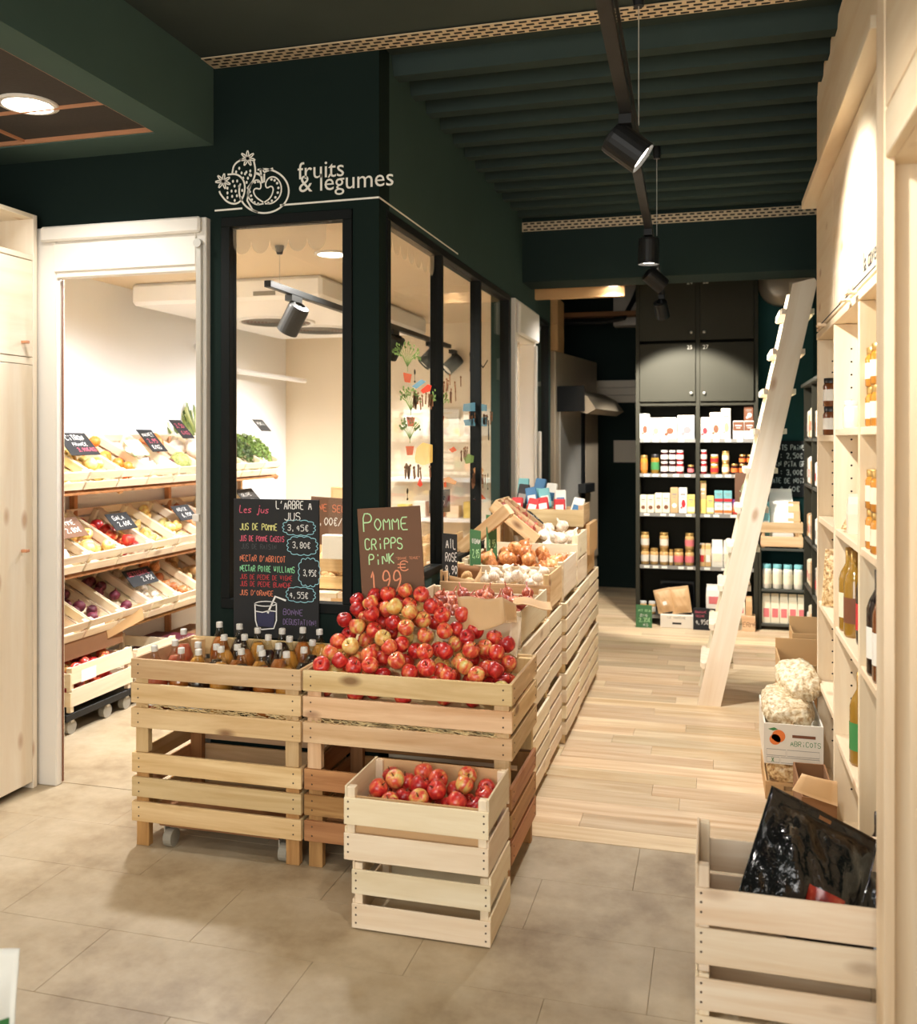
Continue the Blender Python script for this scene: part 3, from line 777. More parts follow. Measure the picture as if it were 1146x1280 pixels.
# ---- doorway 2 (aisle side)
d2 = struct('door_2')
for a in ((5.93, 5.99, 0, 2.41), (6.58, 6.64, 0, 2.41), (5.99, 6.58, 2.17, 2.41)):
    board('jamb', XW - .13, XW + .03, *a, 'white_frame', d2, .004)
board('roller_box', XW + .03, XW + .06, 5.94, 6.63, 2.18, 2.39, 'white_frame', d2, .01)
MB().box(XW - .05, XW - .04, 5.99, 6.40, .02, 2.17).build('strip_curtain', 'scallop_film', d2)
board('guide_rail', XW + .03, XW + .05, 6.58, 6.605, .1, 2.16, 'alu', d2, .002)
board('door_handle', XW + .05, XW + .075, 6.605, 6.63, 1.0, 1.55, 'white_frame', d2, .006)
# ---- window 3: last light before the back
w3 = struct('window_3')
frame(w3, 6.72, 7.33, .90, 2.416, .03, .06, 'y', XW + .008, 'black_frame')
MB().box(XW - .028, XW - .022, 6.75, 7.30, .93, 2.386).build('pane', 'pane_glass', w3)
# ================================================================== FURNITURE
# ---- tall pine cupboard left of the doorway
cl = thing('tall_cupboard', 'tall knotty pine cupboard with two doors left of the produce room doorway', 'cupboard', (-2.815, 2.4, 0))
def P_(o, name, x0, x1, y0, y1, z0, z1, mat, bev=.002):      # board given in place coordinates under a thing at o.location
    l = o.location
    return board(name, x0 - l.x, x1 - l.x, y0 - l.y, y1 - l.y, z0 - l.z, z1 - l.z, mat, o, bev)
P_(cl, 'side_panel', -3.4, -2.815, 3.385, 3.41, 0, 2.46, 'pine_pale')
P_(cl, 'side_panel', -3.4, -2.815, 2.30, 2.325, 0, 2.46, 'pine_pale')
P_(cl, 'back_panel', -3.42, -3.4, 2.30, 3.41, 0, 2.46, 'pine_pale')
P_(cl, 'top', -3.4, -2.815, 2.325, 3.385, 2.262, 2.285, 'pine_pale')
P_(cl, 'lid', -3.4, -2.815, 2.325, 3.385, 2.44, 2.46, 'pine_pale')
P_(cl, 'middle_shelf', -3.4, -2.817, 2.325, 3.385, 1.815, 1.845, 'pine_pale')
dl = P_(cl, 'door', -2.838, -2.815, 2.33, 3.382, .03, 1.812, 'pine_pale')
du = P_(cl, 'door', -2.838, -2.815, 2.33, 3.382, 1.848, 2.258, 'pine_pale')
for zz in (1.02, 1.90):
    under(P_(cl, 'handle', -2.815, -2.785, 3.31, 3.33, zz, zz + .012, 'copper_trim'), dl if zz < 1.5 else du)

# ---- pine shelving with bays along the right-hand side
ps = thing('shelving_unit', 'long pine wall shelving with open bays and bright cupboard doors above', 'shelving', (.43, 2.52, 0))
XF = 0.43
BY = [2.52, 3.118, 3.74, 4.33]
SHZ = [[.08, .80, 1.165, 1.535], [.08, .40, .80, 1.165, 1.535], [.08, .457, .80, 1.165, 1.513]]
for i, yy in enumerate(BY):
    yb = yy - .0125 if i < 3 else yy - .025
    P_(ps, 'upright', XF, XR - .002, yb, yb + .025, 0, 1.925, 'pine')
    if i:
        pin = MB()
        for xc in (XF + .06, XF + .22):
            z = .2
            while z < 1.85:
                mt = Matrix.Translation((xc - .43, yb - .0004 - 2.52, z)) @ Matrix.Rotation(PI / 2, 4, 'X')
                pin.lathe([(.004, 0), (.0035, .0004)], 6, mt); z += .048
        tag(pin.build('pin_holes', 'slot_dark', ps), kind='stuff')
P_(ps, 'back_panel', XR - .012, XR - .002, BY[0], BY[3], 0, 1.925, 'pine')
for i in range(3):
    for z in SHZ[i]:
        P_(ps, 'shelf', XF + .004, XR - .014, BY[i] + .014, BY[i + 1] - (.014 if i < 2 else .027), z - .025, z, 'pine')
P_(ps, 'plinth', XF + .01, XF + .03, BY[0] + .014, BY[3] - .027, 0, .055, 'pine')
P_(ps, 'rail', XF - .002, XR - .002, BY[0], BY[3], 1.926, 1.955, 'pine')
for i in range(3):
    ps_door = P_(ps, 'cupboard_door', XF - .002, XF + .02, BY[i] + .002, BY[i + 1] - .002, 1.962, 2.515, 'pine')
P_(ps, 'cupboard_end', XF + .02, XR - .002, BY[3] - .02, BY[3], 1.957, 2.52, 'pine')
P_(ps, 'ledge', XF - .055, XR - .002, BY[0] - .0, BY[3] + .10, 2.522, 2.556, 'pine')
P_(ps, 'upper_panel', XF, XF + .02, BY[0], BY[3], 2.557, 3.03, 'pine')
for px, py in ((1033, 406), (1064, 375), (1072, 365)):
    q = at(px, py, x=XF)
    h_ = MB().cyl((0, 0, 0), (-.028, 0, 0), .006, 8); h_.cyl((-.028, -.03, 0), (-.028, .03, 0), .007, 8)
    h_ = h_.build('door_handle', 'pine', ps, (q.x - .43 - .002, q.y - 2.52, q.z))
# painted line, words and wine bottle drawing on the doors (plane x = XF-.002)
def on_x(mb, parent, mat, xoff, name, base):
    for i, v in enumerate(mb.v): mb.v[i] = (xoff, -v[0], v[2])     # local u runs towards the camera
    return mb.build(name, mat, parent, base)
dr = MB()
dr.ribbon([(-4.31, 1.975), (-2.78, 1.975)], .006)
on_x(dr, ps, 'ink_black', -.0026, 'painted_line', (0, -2.52, 0))
me = font_mesh('la cave', .085, 'ink_black')
inst('lettering', me, ps, (-.0026, 3.00 - 2.52, 1.992), (PI / 2, 0, -PI / 2))
dr = MB()
dr.ribbon([(-2.72, 1.975), (-2.72, 2.11), (-2.69, 2.17), (-2.69, 2.27), (-2.65, 2.27), (-2.65, 2.17), (-2.62, 2.11), (-2.62, 1.975)], .006)
dr.ribbon([(-2.78, 2.0), (-2.60, 2.02)], .006).ribbon([(-2.75, 1.98), (-2.68, 2.05)], .006)
for k in range(4): dr.disc(-2.67, 2.2 + .02 * k, .008, 8)
on_x(dr, ps, 'ink_black', -.0026, 'bottle_drawing', (0, -2.52, 0))

# ---- nearer, deeper pine unit at the right edge of the picture
pn = thing('pine_cabinet', 'deep pine shelving frame nearest the camera at right edge', 'shelving', (.35, 2.2, 0))
P_(pn, 'front_stile', .35, .372, 2.17, 2.27, 0, 3.03, 'pine')
P_(pn, 'side_panel', .372, XR - .002, 2.235, 2.262, 0, 3.03, 'pine')
P_(pn, 'top_rail', .352, .372, 1.15, 2.17, 2.10, 2.20, 'pine')
P_(pn, 'cupboard_door', .352, .372, 1.15, 2.165, 2.205, 3.0, 'pine')
P_(pn, 'cupboard_floor', .372, XR - .002, 1.15, 2.235, 2.10, 2.125, 'pine')
P_(pn, 'back_panel', XR - .014, XR - .002, 1.15, 2.235, 0, 2.1, 'pine')
P_(pn, 'front_stile', .35, .372, 1.05, 1.15, 0, 3.03, 'pine')
P_(pn, 'side_panel', .372, XR - .002, 1.06, 1.087, 0, 3.03, 'pine')

# ---- dark cabinet wall at the back of the shop
YB = 7.70
bk = thing('back_cabinet', 'tall dark green grey cabinet with numbered doors over stocked open shelves', 'cabinet', (-.6, YB, 0))
XB = [-.6, -.128, .316]
BZ = [.075, .475, .897, 1.214, 1.494]
for i, xx in enumerate(XB):
    P_(bk, 'upright', xx - .016, xx + .016, YB, 8.13, 0, 2.80, 'dark_cabinet')
P_(bk, 'back_panel', -.6, .316, 8.131, 8.145, 0, 2.80, 'dark_cabinet')
for i in range(2):
    for z in BZ:
        P_(bk, 'shelf', XB[i] + .017, XB[i + 1] - .017, YB + .003, 8.13, z - .022, z, 'dark_shelf')
        ed = P_(bk, 'price_rail', XB[i] + .018, XB[i + 1] - .018, YB - .003, YB + .002, z - .026, z + .002, 'ink_grey')
        x = XB[i] + .05
        while x < XB[i + 1] - .08:
            if z > .2: board('price_tag', x + .6, x + .6 + .045, -.005, -.0035, z - .022, z - .002, 'card_white', bk, 0)
            x += random.choice([.07, .09, .13])
    P_(bk, 'cabinet_floor', XB[i] + .017, XB[i + 1] - .017, YB + .002, 8.13, 1.762, 1.79, 'dark_cabinet')
    for (z0, z1, num, zh) in ((1.795, 2.262, ('25', '27')[i], 1.86), (2.285, 2.78, ('24', '26')[i], 2.345)):
        dr_ = P_(bk, 'door', XB[i] + .018, XB[i + 1] - .018, YB - .018, YB + .001, z0, z1, 'dark_cabinet')
        xh = XB[1] + (-.05 if i == 0 else .05)
        kn_ = MB().lathe([(.010, 0), (.013, .012), (.008, .022)], 10, Matrix.Translation((xh + .6, -.018, zh)) @ Matrix.Rotation(PI / 2, 4, 'X')).build('knob', 'alu', bk, smooth=True)
        under(kn_, dr_)
        under(inst('lettering', font_mesh(num, .045, 'white_line'), bk, (xh + .6 - (.035 if i == 0 else .012), -.0195, z1 - .05), (PI / 2, 0, 0)), dr_)
# low corner shelf right of it
lk = thing('corner_shelf', 'low dark shelf in the back corner behind the ladder', 'shelf', (.34, YB, 0))
for xx in (.335, .70): P_(lk, 'upright', xx, xx + .02, YB, 8.1, 0, .64, 'dark_cabinet')
for z in (.05, .32, .64): P_(lk, 'shelf', .356, .699, YB, 8.1, z - .02, z, 'dark_shelf')
# dark shelving along the right wall beyond the pine bays
dk = thing('dark_shelving', 'dark shelving along the right wall beyond the pine bays', 'shelving', (.62, 6.0, 0))
for yy in (5.98, 6.56, 7.12): P_(dk, 'upright', .62, XR - .002, yy, yy + .02, 0, 1.86, 'dark_cabinet')
for y0, y1 in ((6.0, 6.56), (6.58, 7.12)):
    for z in (.10, .47, .80, 1.18, 1.50): P_(dk, 'shelf', .622, XR - .004, y0 + .001, y1 - .001, z - .02, z, 'dark_shelf')
P_(dk, 'top', .60, XR - .002, 5.98, 7.15, 1.862, 1.885, 'dark_shelf')

# ---- ladder leaning against the dark shelving
ld = thing('ladder', 'pale wooden step ladder leaning to the right before dark shelves', 'ladder', (0, 0, 0))
bx, bz, tx, tz = -.03, 0.0, .485, 2.385
dirv = Vector((tx - bx, 0, tz - bz)); Ln = dirv.length; ang = math.atan2(dirv.z, dirv.x)
ld.location = (bx, 5.45, 0); ld.rotation_euler = (0, -ang, 0)         # local X runs up the ladder
def rail(yc):
    m_ = MB(); t = .019; a = .062
    c = a / math.tan(ang)
    prof = [(-c * -1, -a), (Ln, -a), (Ln, a - .03), (Ln - .04, a), (-c, a)]
    prof = [(c, -a + .0), (Ln - .02, -a), (Ln, -a + .02), (Ln - .05, a), (-c, a)]
    n_ = len(prof)
    for s in (-t, t): m_.v += [(p[0], yc + s, p[1]) for p in prof]
    m_.f = [tuple(reversed(range(n_))), tuple(range(n_, 2 * n_))] + [(i, (i + 1) % n_, n_ + (i + 1) % n_, n_ + i) for i in range(n_)]
    return m_.build('rail', 'ladder_wood', ld)
rail(0); rail(.42)
for k in range(1, 11):
    s = .225 * k
    if s > Ln - .1: break
    m_ = MB(); mt = Matrix.Translation((s, 0, 0)) @ Matrix.Rotation(ang, 4, 'Y')
    m_.box(-.095, .085, .021, .399, -.015, .015, mt)
    m_.build('step', 'ladder_wood', ld)
    for yc in (0, .42):
        e_ = MB(); 
        e_.box(-.088, -.066, yc - .019, yc + .019, -.016, .016, mt); e_.build('step_bracket', 'ladder_wood', ld)

# ---- ceiling track with spot lamps
ZT = 2.545
XTf = lambda y_: -.255 - .0245 * (y_ - 2.3)
tk = thing('lighting_track', 'black lighting track hung under the ribbed ceiling over the aisle', 'lighting track', (0, 0, ZT))
MB().bar((XTf(.2), .2, 0), (XTf(7.1), 7.1, 0), .036, .032).build('rail', 'black_metal', tk)
MB().bar((XTf(1.6) + .026, 1.6, .006), (XTf(3.3) + .026, 3.3, .006), .008, .012).build('cable', 'black_frame', tk)
for yy in (.9, 3.22, 5.0):
    MB().cyl((XTf(yy) + .03, yy, .016), (XTf(yy) + .03, yy, 3.0 - ZT), .0018, 6).build('suspension_wire', 'alu', tk)
    MB().cyl((XTf(yy) + .03, yy, 2.965 - ZT), (XTf(yy) + .03, yy, 3.03 - ZT), .018, 12, .026).build('ceiling_cup', 'black_metal', tk)
def spotlamp(loc, aim, label, energy, L=.16, r=.052, spot=62, mat='black_metal', adapter=.05, group=None, color=WARM, track_z=None, blend=.5, glow=True):
    """loc = centre of the lamp head; a can on a stem, its mouth towards aim"""
    t = thing('spot_lamp', label, 'spot lamp', loc, group=group)
    q = Vector(aim).normalized().to_track_quat('Z', 'Y').to_matrix().to_4x4()
    MB().lathe([(r * .5, -L / 2), (r * .96, -L / 2 + .008), (r, -L / 2 + .02), (r, L / 2), (r * .93, L / 2), (r * .9, L / 2 - .02), (0.0001, L / 2 - .02)], 22, q, cap=False).build('lamp_can', mat, t, smooth=False)
    MB().lathe([(r * .88, L / 2 - .012), (.001, L / 2 - .010)], 22, q, cap=False).build('lamp_face', 'lamp_glow' if glow else 'card_white', t)
    tz_ = (track_z or ZT) - loc[2] - .018
    MB().cyl((0, 0, 0), (0, 0, tz_), .012, 10).build('stem', mat, t)
    MB().box(-.02, .02, -.06, .06, tz_ - .03, tz_).build('adapter', mat, t)
    d_ = Vector(aim).normalized()
    if energy:
        add_light('spot_lamp_beam', 'SPOT', Vector(loc) + d_ * (L / 2 + .012), energy, color, Vector(loc) + d_ * 3, spot_size=R(spot), spot_blend=blend, shadow_soft_size=.035)
    return t
def track_lamp(yy, dz, *a, **k): return spotlamp((XTf(yy), yy, ZT - dz), *a, **k)
track_lamp(3.05, .105, (.66, .05, -.52), 'black spot lamp nearest the camera, its lit face turned right', 65, .135, .055, 92)
track_lamp(4.72, .115, (-.02, .02, -1), 'black spot lamp shining down in the middle of the track', 115, .135, .052, 108, blend=.9, color=(1, .98, .95))
track_lamp(5.58, .115, (.72, .35, -.62), 'black spot lamp just before the ceiling beam, tilted right', 140, .13, .05, 86, glow=False)
track_lamp(6.88, .115, (.14, .64, -.77), 'farthest black spot lamp, aimed at the dark back cabinet', 175, .13, .05, 80, blend=.3)
track_lamp(1.75, .105, (-.62, 1.05, -1.55), 'added unseen black spot lamp on the track above the front crates', 36, .135, .05, 60, blend=.8)  # extra lamp added out of view to brighten the front crates
track_lamp(1.2, .105, (.42, 1.0, -.66), 'added unseen black spot lamp on the track behind the front crates lamp', 55, .135, .05, 62, blend=.8)  # another lamp added out of view, throws fill light to the right
track_lamp(.65, .105, (-.95, .80, -.60), 'added unseen black spot lamp on the track close to the camera', 30, .135, .05, 74, blend=.8)  # unseen lamp, added to throw fill light to the left

# ---- produce room: cooler, track, lamps, light
co = thing('ceiling_cooler', 'white ceiling cooler with two round fans inside the produce room', 'cooler', (-2.8, 6.0, 2.31))
P_(co, 'body', -3.45, -2.19, 5.0, 7.05, 2.315, 2.448, 'cold_white', .02)
P_(co, 'vent_plate', -2.62, -2.48, 4.994, 5.0, 2.34, 2.365, 'ink_grey', 0)
for px, py in ((345, 402), (400, 412)):
    q = at(px, py, z=2.312)
    MB().lathe([(.27, 0), (.27, -.012), (.245, -.012), (.245, 0)], 28, cap=False).build('fan_ring', 'cold_white', co, (q.x + 2.8, q.y - 6.0, .004), smooth=True)
    f_ = MB()
    for k in range(9): f_.lathe([(.03 + .025 * k, 0), (.036 + .025 * k, 0), (.036 + .025 * k, -.004), (.03 + .025 * k, -.004)], 24, cap=False)
    f_.build('fan_grille', 'ink_grey', co, (q.x + 2.8, q.y - 6.0, -.004))
    MB().lathe([(.24, 0), (.24, -.002)], 24).build('fan_opening', 'ink_brown', co, (q.x + 2.8, q.y - 6.0, .004))
XT2, ZT2 = -2.06, 2.24
t2 = thing('lighting_track', 'black lighting track hung inside the produce room behind the glass', 'lighting track', (XT2, 4.07, ZT2))
P_(t2, 'rail', XT2 - .018, XT2 + .018, 4.07, 7.25, ZT2 - .016, ZT2 + .016, 'black_metal')
for yy in (4.2, 5.3, 6.9):
    MB().cyl((0, yy - 4.07, .016), (0, yy - 4.07, .2), .0016, 6).build('suspension_wire', 'alu', t2)
    MB().cyl((0, yy - 4.07, .165), (0, yy - 4.07, .205), .014, 10, .024).build('ceiling_cup', 'black_metal', t2)
for (px, py, lab, aim) in ((367, 395, 'grey spot lamp inside the front window', (-.55, .2, -.8)), (492, 428, 'grey spot lamp behind the first aisle pane, by the wall corner', (-.5, .3, -.8)),
                           (538, 444, 'grey spot lamp behind the aisle glass, before the first mullion', (-.6, -.3, -.7)), (566, 452, 'farthest grey spot lamp in the produce room', (-.6, -.5, -.7))):
    q = at(px, py, x=XT2)
    spotlamp((XT2, q.y, ZT2 - .13), aim, lab, 85, .16, .055, 100, 'black_metal', track_z=ZT2, color=(.98, .98, 1.0), blend=.8, glow=False)
q = at(415, 317, z=2.448)
downlight((q.x, q.y, 2.4495), .075, 'round white downlight in the produce room ceiling', 85, (.98, .98, 1.0), 165)
downlight((-2.55, 4.05, 2.4495), .075, 'added round white downlight above the produce rack near the doorway', 140, (.98, .98, 1.0), 165)  # extra downlight, added to brighten the rack by the doorway
downlight((-2.35, 6.9, 2.4495), .075, 'added round white downlight at the back of the produce room', 85, (.98, .98, 1.0), 165)  # also an added lamp, lifts the light at the far end
hp = MB().bar((-3.2, 7.3, 2.02), (-2.75, 7.3, 1.95), .03, .03)
pipe = tag(MB().tube([(-3.55, 5.9, 2.16), (-3.42, 6.3, 2.0), (-3.3, 7.2, 1.98)], .02, 8).build('drain_pipe', 'cold_white'), 'thin white drain pipe along the produce room wall', 'pipe')

# ---- alcove behind: steel oven, shelf board, duct, exit sign
ov = thing('steel_oven', 'tall stainless steel oven with a curved hood at the back left', 'oven', (-1.26, 7.62, 0), R(-8.5))
P_(ov, 'body', -2.05, -1.26, 7.62, 8.9, 0, 2.22, 'steel', .01)
P_(ov, 'door_panel', -1.259, -1.24, 7.70, 8.3, .5, 1.75, 'alu', .004)
P_(ov, 'door_seam', -1.258, -1.236, 8.32, 8.42, .3, 1.95, 'black_metal', .002)
P_(ov, 'side_door', -1.259, -1.24, 8.44, 8.86, .4, 1.75, 'steel', .004)
hd = MB(); pr_ = [(-1.26, 1.78), (-1.0, 1.70), (-.93, 1.74), (-1.0, 1.84), (-1.12, 1.90), (-1.26, 1.92)]
n_ = len(pr_)
for yy in (7.66, 8.6): hd.v += [(p[0] + 1.26, yy - 7.62, p[1]) for p in pr_]
hd.f = [tuple(range(n_)), tuple(reversed(range(n_, 2 * n_)))] + [((i + 1) % n_, i, n_ + i, n_ + (i + 1) % n_) for i in range(n_)]
hd.build('hood', 'steel', ov)
P_(ov, 'hood_front', -1.255, -1.02, 7.645, 7.659, 1.72, 1.93, 'black_metal', .004)
P_(ov, 'bar_handle', -1.24, -1.17, 8.2, 8.5, 1.02, 1.10, 'black_metal', .004)
for z0, z1 in ((2.222, 2.44), (2.442, 2.66)):
    tag(board('storage_box', -1.65, -1.24, 7.62, 7.95, z0, z1, 'cardboard', None, .004), 'plain cardboard box on the steel oven, ' + ('lower' if z0 < 2.3 else 'upper') + ' of two stacked', 'box')
wb = thing('wall_board', 'pale panelled strip across the dark alcove wall', 'wall panel', (-1.0, 9.46, 1.86))
for k in range(3): P_(wb, 'panel_board', -1.35, -.625, 9.46, 9.498, 1.86 + .075 * k, 1.932 + .075 * k, 'paper_print')
tag(board('notice_sheet', *(lambda a, b_: (a.x, b_.x))(at(767, 551, y=9.49), at(796, 575, y=9.49)), 9.494, 9.498, 1.26, 1.48, 'paper_print', None, 0), 'beige notice sheet pinned on the dark alcove wall', 'sheet')
q = at(790.5, 467, y=8.6)
ex = thing('exit_sign', 'small white and green exit sign on the alcove side wall', 'sign', (-.625, 8.6, 2.1))
P_(ex, 'sign_box', -.66, -.625, 8.55, 8.75, 2.05, 2.25, 'card_white', .003); P_(ex, 'sign_face', -.664, -.6605, 8.57, 8.73, 2.08, 2.22, 'ink_green', 0)
hc = struct('ceiling_alcove')
MB().box(-1.27, -.62, 6.76, 6.82, 2.52, 2.60).build('lintel', 'cardboard', hc)
MB().box(-2.1, -.62, 8.6, 8.75, 2.62, 2.66).build('cable_tray', 'cardboard_dark', hc)
MB().tube([(-1.5, 8.65, 2.58), (-1.0, 8.65, 2.57), (-.8, 8.65, 2.60), (-.7, 8.7, 2.80), (-.66, 8.8, 2.95)], .025, 8).build('cable', 'black_metal', hc)
MB().box(-.95, -.63, 9.2, 9.4, 2.60, 3.0).build('light_shaft', 'white_frame', hc)
q = at(772, 354, z=2.60)
downlight((-.70, 6.69, 2.599), .075, 'round white downlight glimpsed under the far ceiling beam', 70)
MB().box(-1.27, -.55, 6.625, 6.82, 2.601, 2.62).build('soffit', 'cardboard_dark', hc)
du_ = thing('ventilation_duct', 'round galvanised ventilation duct elbow high in the back corner', 'duct', (.55, 8.0, 2.75))
MB().lathe([(.17, -.08), (.17, .10)], 26, Matrix.Rotation(PI / 2, 4, 'Y'), cap=False).build('duct_pipe', 'steel', du_, (.1, 0, 0), smooth=True)
MB().lathe([(.185, -.05), (.19, 0), (.185, .05), (.10, .07)], 26, Matrix.Rotation(PI / 2, 4, 'X')).build('duct_elbow', 'steel', du_, (-.02, .02, .01), smooth=True)
# ================================================================== CRATES AND PRODUCE
def nails(parent, pts, face):
    mb = MB()
    for x, y, z in pts:
        mt = Matrix.Translation((x, y, z)) @ (Matrix.Rotation(PI / 2, 4, 'X') if face == 'y' else Matrix.Rotation(PI / 2, 4, 'Y'))
        mb.lathe([(.0032, 0), (.0024, .0012)], 6, mt)
    return tag(mb.build('nail_heads', 'nail', parent), kind='stuff')
def big_crate(label, x0, x1, y0, y1, z0, h, mat, mat2=None, foot=True, sh=.072, pitch=.09, n=3, nail=False, group=None, post=.052, name='wooden_crate', sidepost=None):
    t = thing(name, label, 'crate', ((x0 + x1) / 2, (y0 + y1) / 2, z0), group=group)
    W, D = (x1 - x0) / 2, (y1 - y0) / 2; th = .012; mat2 = mat2 or mat
    zt = h
    for sx in (-1, 1):
        for sy in (-1, 1):
            a, b_ = sorted((sx * (W - th - .0005), sx * (W - th - post))); c, d_ = sorted((sy * (D - th - .0005), sy * (D - th - .028)))
            board('corner_post', a, b_, c, d_, 0, h - .008, mat2, t)
    pf, ps_ = [], []
    for k in range(n):
        z1 = zt - k * pitch; z0_ = z1 - sh
        board('slat', -W, W, -D, -D + th, z0_, z1, mat, t); board('slat', -W, W, D - th, D, z0_, z1, mat, t)
        board('slat', -W, -W + th, -D + th + .0005, D - th - .0005, z0_, z1, mat, t); board('slat', W - th, W, -D + th + .0005, D - th - .0005, z0_, z1, mat, t)
        for sx in (-1, 1):
            for dz in (.02, .052): pf.append((sx * (W - .03), -D - .0005, z0_ + dz)); ps_.append((W + .0005, sx * (D - .035), z0_ + dz))
    zb = zt - (n - 1) * pitch - sh
    nb = 4; bw = (2 * D - .06) / nb
    for k in range(nb):
        ya = -D + .03 + k * bw
        board('bottom_board', -W + th + .001, W - th - .001, ya + .006, ya + bw - .006, zb + .002, zb + .012, mat2, t)
    if nail: nails(t, pf, 'y'); nails(t, ps_, 'x')
    return t, zb + .012
def small_crate(label, x0, x1, y0, y1, z0, h, mat, ends=.035, nsl=2, group=None, name='fruit_crate', nail=False, tilt=None, sh=None, loc=None, gap=.024, base=.030):
    """long sides (y faces) of two slats, end walls taller, corner battens"""
    t = thing(name, label, 'crate', loc or ((x0 + x1) / 2, (y0 + y1) / 2, z0), group=group)
    if tilt: t.rotation_euler = tilt
    W, D = (x1 - x0) / 2, (y1 - y0) / 2; th = .007
    sh = sh or (h - base - gap * (nsl - 1)) / nsl
    for sx in (-1, 1):
        for sy in (-1, 1):
            a, b_ = sorted((sx * (W - th - .0005), sx * (W - th - .026))); c, d_ = sorted((sy * (D - th - .0005), sy * (D - th - .026)))
            board('corner_batten', a, b_, c, d_, 0, h + ends - .004, mat, t)
    for k in range(nsl):
        z1 = h - k * (sh + gap); z0_ = z1 - sh
        board('slat', -W, W, -D, -D + th, z0_, z1, mat, t); board('slat', -W, W, D - th, D, z0_, z1, mat, t)
        ze = h + ends - k * (sh + gap + ends * .5)
        for sx in (-1, 1):
            a, b_ = sorted((sx * (W - th), sx * W))
            board('end_board', a, b_, -D + th + .0005, D - th - .0005, max(.004, ze - sh - ends * .5), ze, mat, t)
    board('bottom', -W + th + .001, W - th - .001, -D + th + .001, D - th - .001, base, base + .006, mat, t)
    if nail:
        nails(t, [(sx * (W - .014), -D - .0004, h - k * (sh + gap) - dz) for sx in (-1, 1) for k in range(nsl) for dz in (.012, .034, .058)], 'y')
    return t
def strands(parent, x0, x1, y0, y1, z0, z1, n, seed, mat='straw', r=.0012, L=.06):
    rr = random.Random(seed); mb = MB()
    for _ in range(n):
        p = Vector((rr.uniform(x0, x1), rr.uniform(y0, y1), rr.uniform(z0, z1))); a = rr.uniform(0, 2 * PI); pts = [p]
        for k in range(3):
            a += rr.uniform(-.9, .9); q = pts[-1] + Vector((math.cos(a), math.sin(a) * .6, rr.uniform(-.4, .4))) * L / 3
            q.x = min(max(q.x, x0), x1); q.y = min(max(q.y, y0), y1); q.z = min(max(q.z, z0), z1 + .01); pts.append(q)
        mb.tube(pts, r, 4)
    return tag(mb.build('wood_wool', mat, parent), kind='stuff')

# ---- fruit meshes
def apple_me(mat):
    pr = [(.0005, -.70), (.28, -.84), (.55, -.78), (.85, -.45), (1.0, .05), (.97, .42), (.78, .74), (.48, .86), (.22, .76), (.0005, .56)]
    return mesh_of(MB().lathe(pr, 16, cap=False), 'apple', mat)
def bulb_me(mat, top=1.45, sq=.82, neck=.16):
    pr = [(.0005, -sq), (.4, -sq * .96), (.8, -sq * .6), (1, 0), (.86, .42), (.5, .74), (neck, 1.0), (neck * .9, top), (.0005, top + .03)]
    return mesh_of(MB().lathe(pr, 14, cap=False), 'bulb', mat)
def garlic_me():
    mb = MB(); seg = 20
    prf = [(.0005, -.72), (.5, -.74), (.92, -.45), (1, -.08), (.8, .32), (.42, .62), (.16, .86), (.12, 1.35), (.0005, 1.38)]
    for k, (r, z) in enumerate(prf):
        for i in range(seg):
            a = 2 * PI * i / seg; rr = r * (1 - (.09 if 1 < k < 6 else 0) * (.5 + .5 * math.cos(a * 8)))
            mb.v.append((rr * math.cos(a), rr * math.sin(a), z))
    for k in range(len(prf) - 1):
        for i in range(seg):
            j = (i + 1) % seg; mb.f.append((k * seg + i, k * seg + j, (k + 1) * seg + j, (k + 1) * seg + i))
    return mesh_of(mb, 'garlic', 'garlic_skin')
def lump_me(mat, sx=1.25, seed=1, amp=.09, nub=False):
    rr = random.Random(seed)
    bm = bmesh.new(); bmesh.ops.create_icosphere(bm, subdivisions=2, radius=1)
    ph = [rr.uniform(0, 6) for _ in range(6)]
    for v in bm.verts:
        c = v.co; k = 1 + amp * (math.sin(c.x * 2.6 + ph[0]) + math.sin(c.y * 3.1 + ph[1]) + math.sin(c.z * 2.8 + ph[2])) / 2
        v.co = c * k; v.co.x *= sx
        if nub and abs(v.co.x) > sx * .9: v.co.x *= 1.14
    me = bpy.data.meshes.new('lump'); bm.to_mesh(me); bm.free()
    for p in me.polygons: p.use_smooth = True
    me.materials.append(M[mat]); return me
def root_me(mat, L=5.0):
    return mesh_of(MB().lathe([(.0005, 0), (.8, .02), (1, .3), (.85, L * .3), (.5, L * .7), (.12, L), (.0005, L + .03)], 10, cap=False), 'root', mat)
def pear_me(): return mesh_of(MB().lathe([(.0005, -.85), (.6, -.8), (1, -.2), (.85, .35), (.5, .9), (.34, 1.3), (.15, 1.45), (.0005, 1.45)], 14, cap=False), 'pear', 'pear_skin')
def squash_me(mat, rib=.06, flat=.8):
    mb = MB(); seg = 24; prf = [(.0005, -.75), (.45, -.85), (.85, -.6), (1, 0), (.85, .6), (.45, .85), (.0005, .7)]
    for k, (r, z) in enumerate(prf):
        for i in range(seg):
            a = 2 * PI * i / seg; rr = r * (1 - rib * (.5 + .5 * math.cos(a * 8))); mb.v.append((rr * math.cos(a), rr * math.sin(a), z * flat))
    for k in range(len(prf) - 1):
        for i in range(seg):
            j = (i + 1) % seg; mb.f.append((k * seg + i, k * seg + j, (k + 1) * seg + j, (k + 1) * seg + i))
    return mesh_of(mb, 'squash', mat)
STEM = lambda: mesh_of(MB().tube([(0, 0, .5), (.03, 0, .85), (.12, .02, 1.15)], .055, 5), 'stem', 'stem_brown')

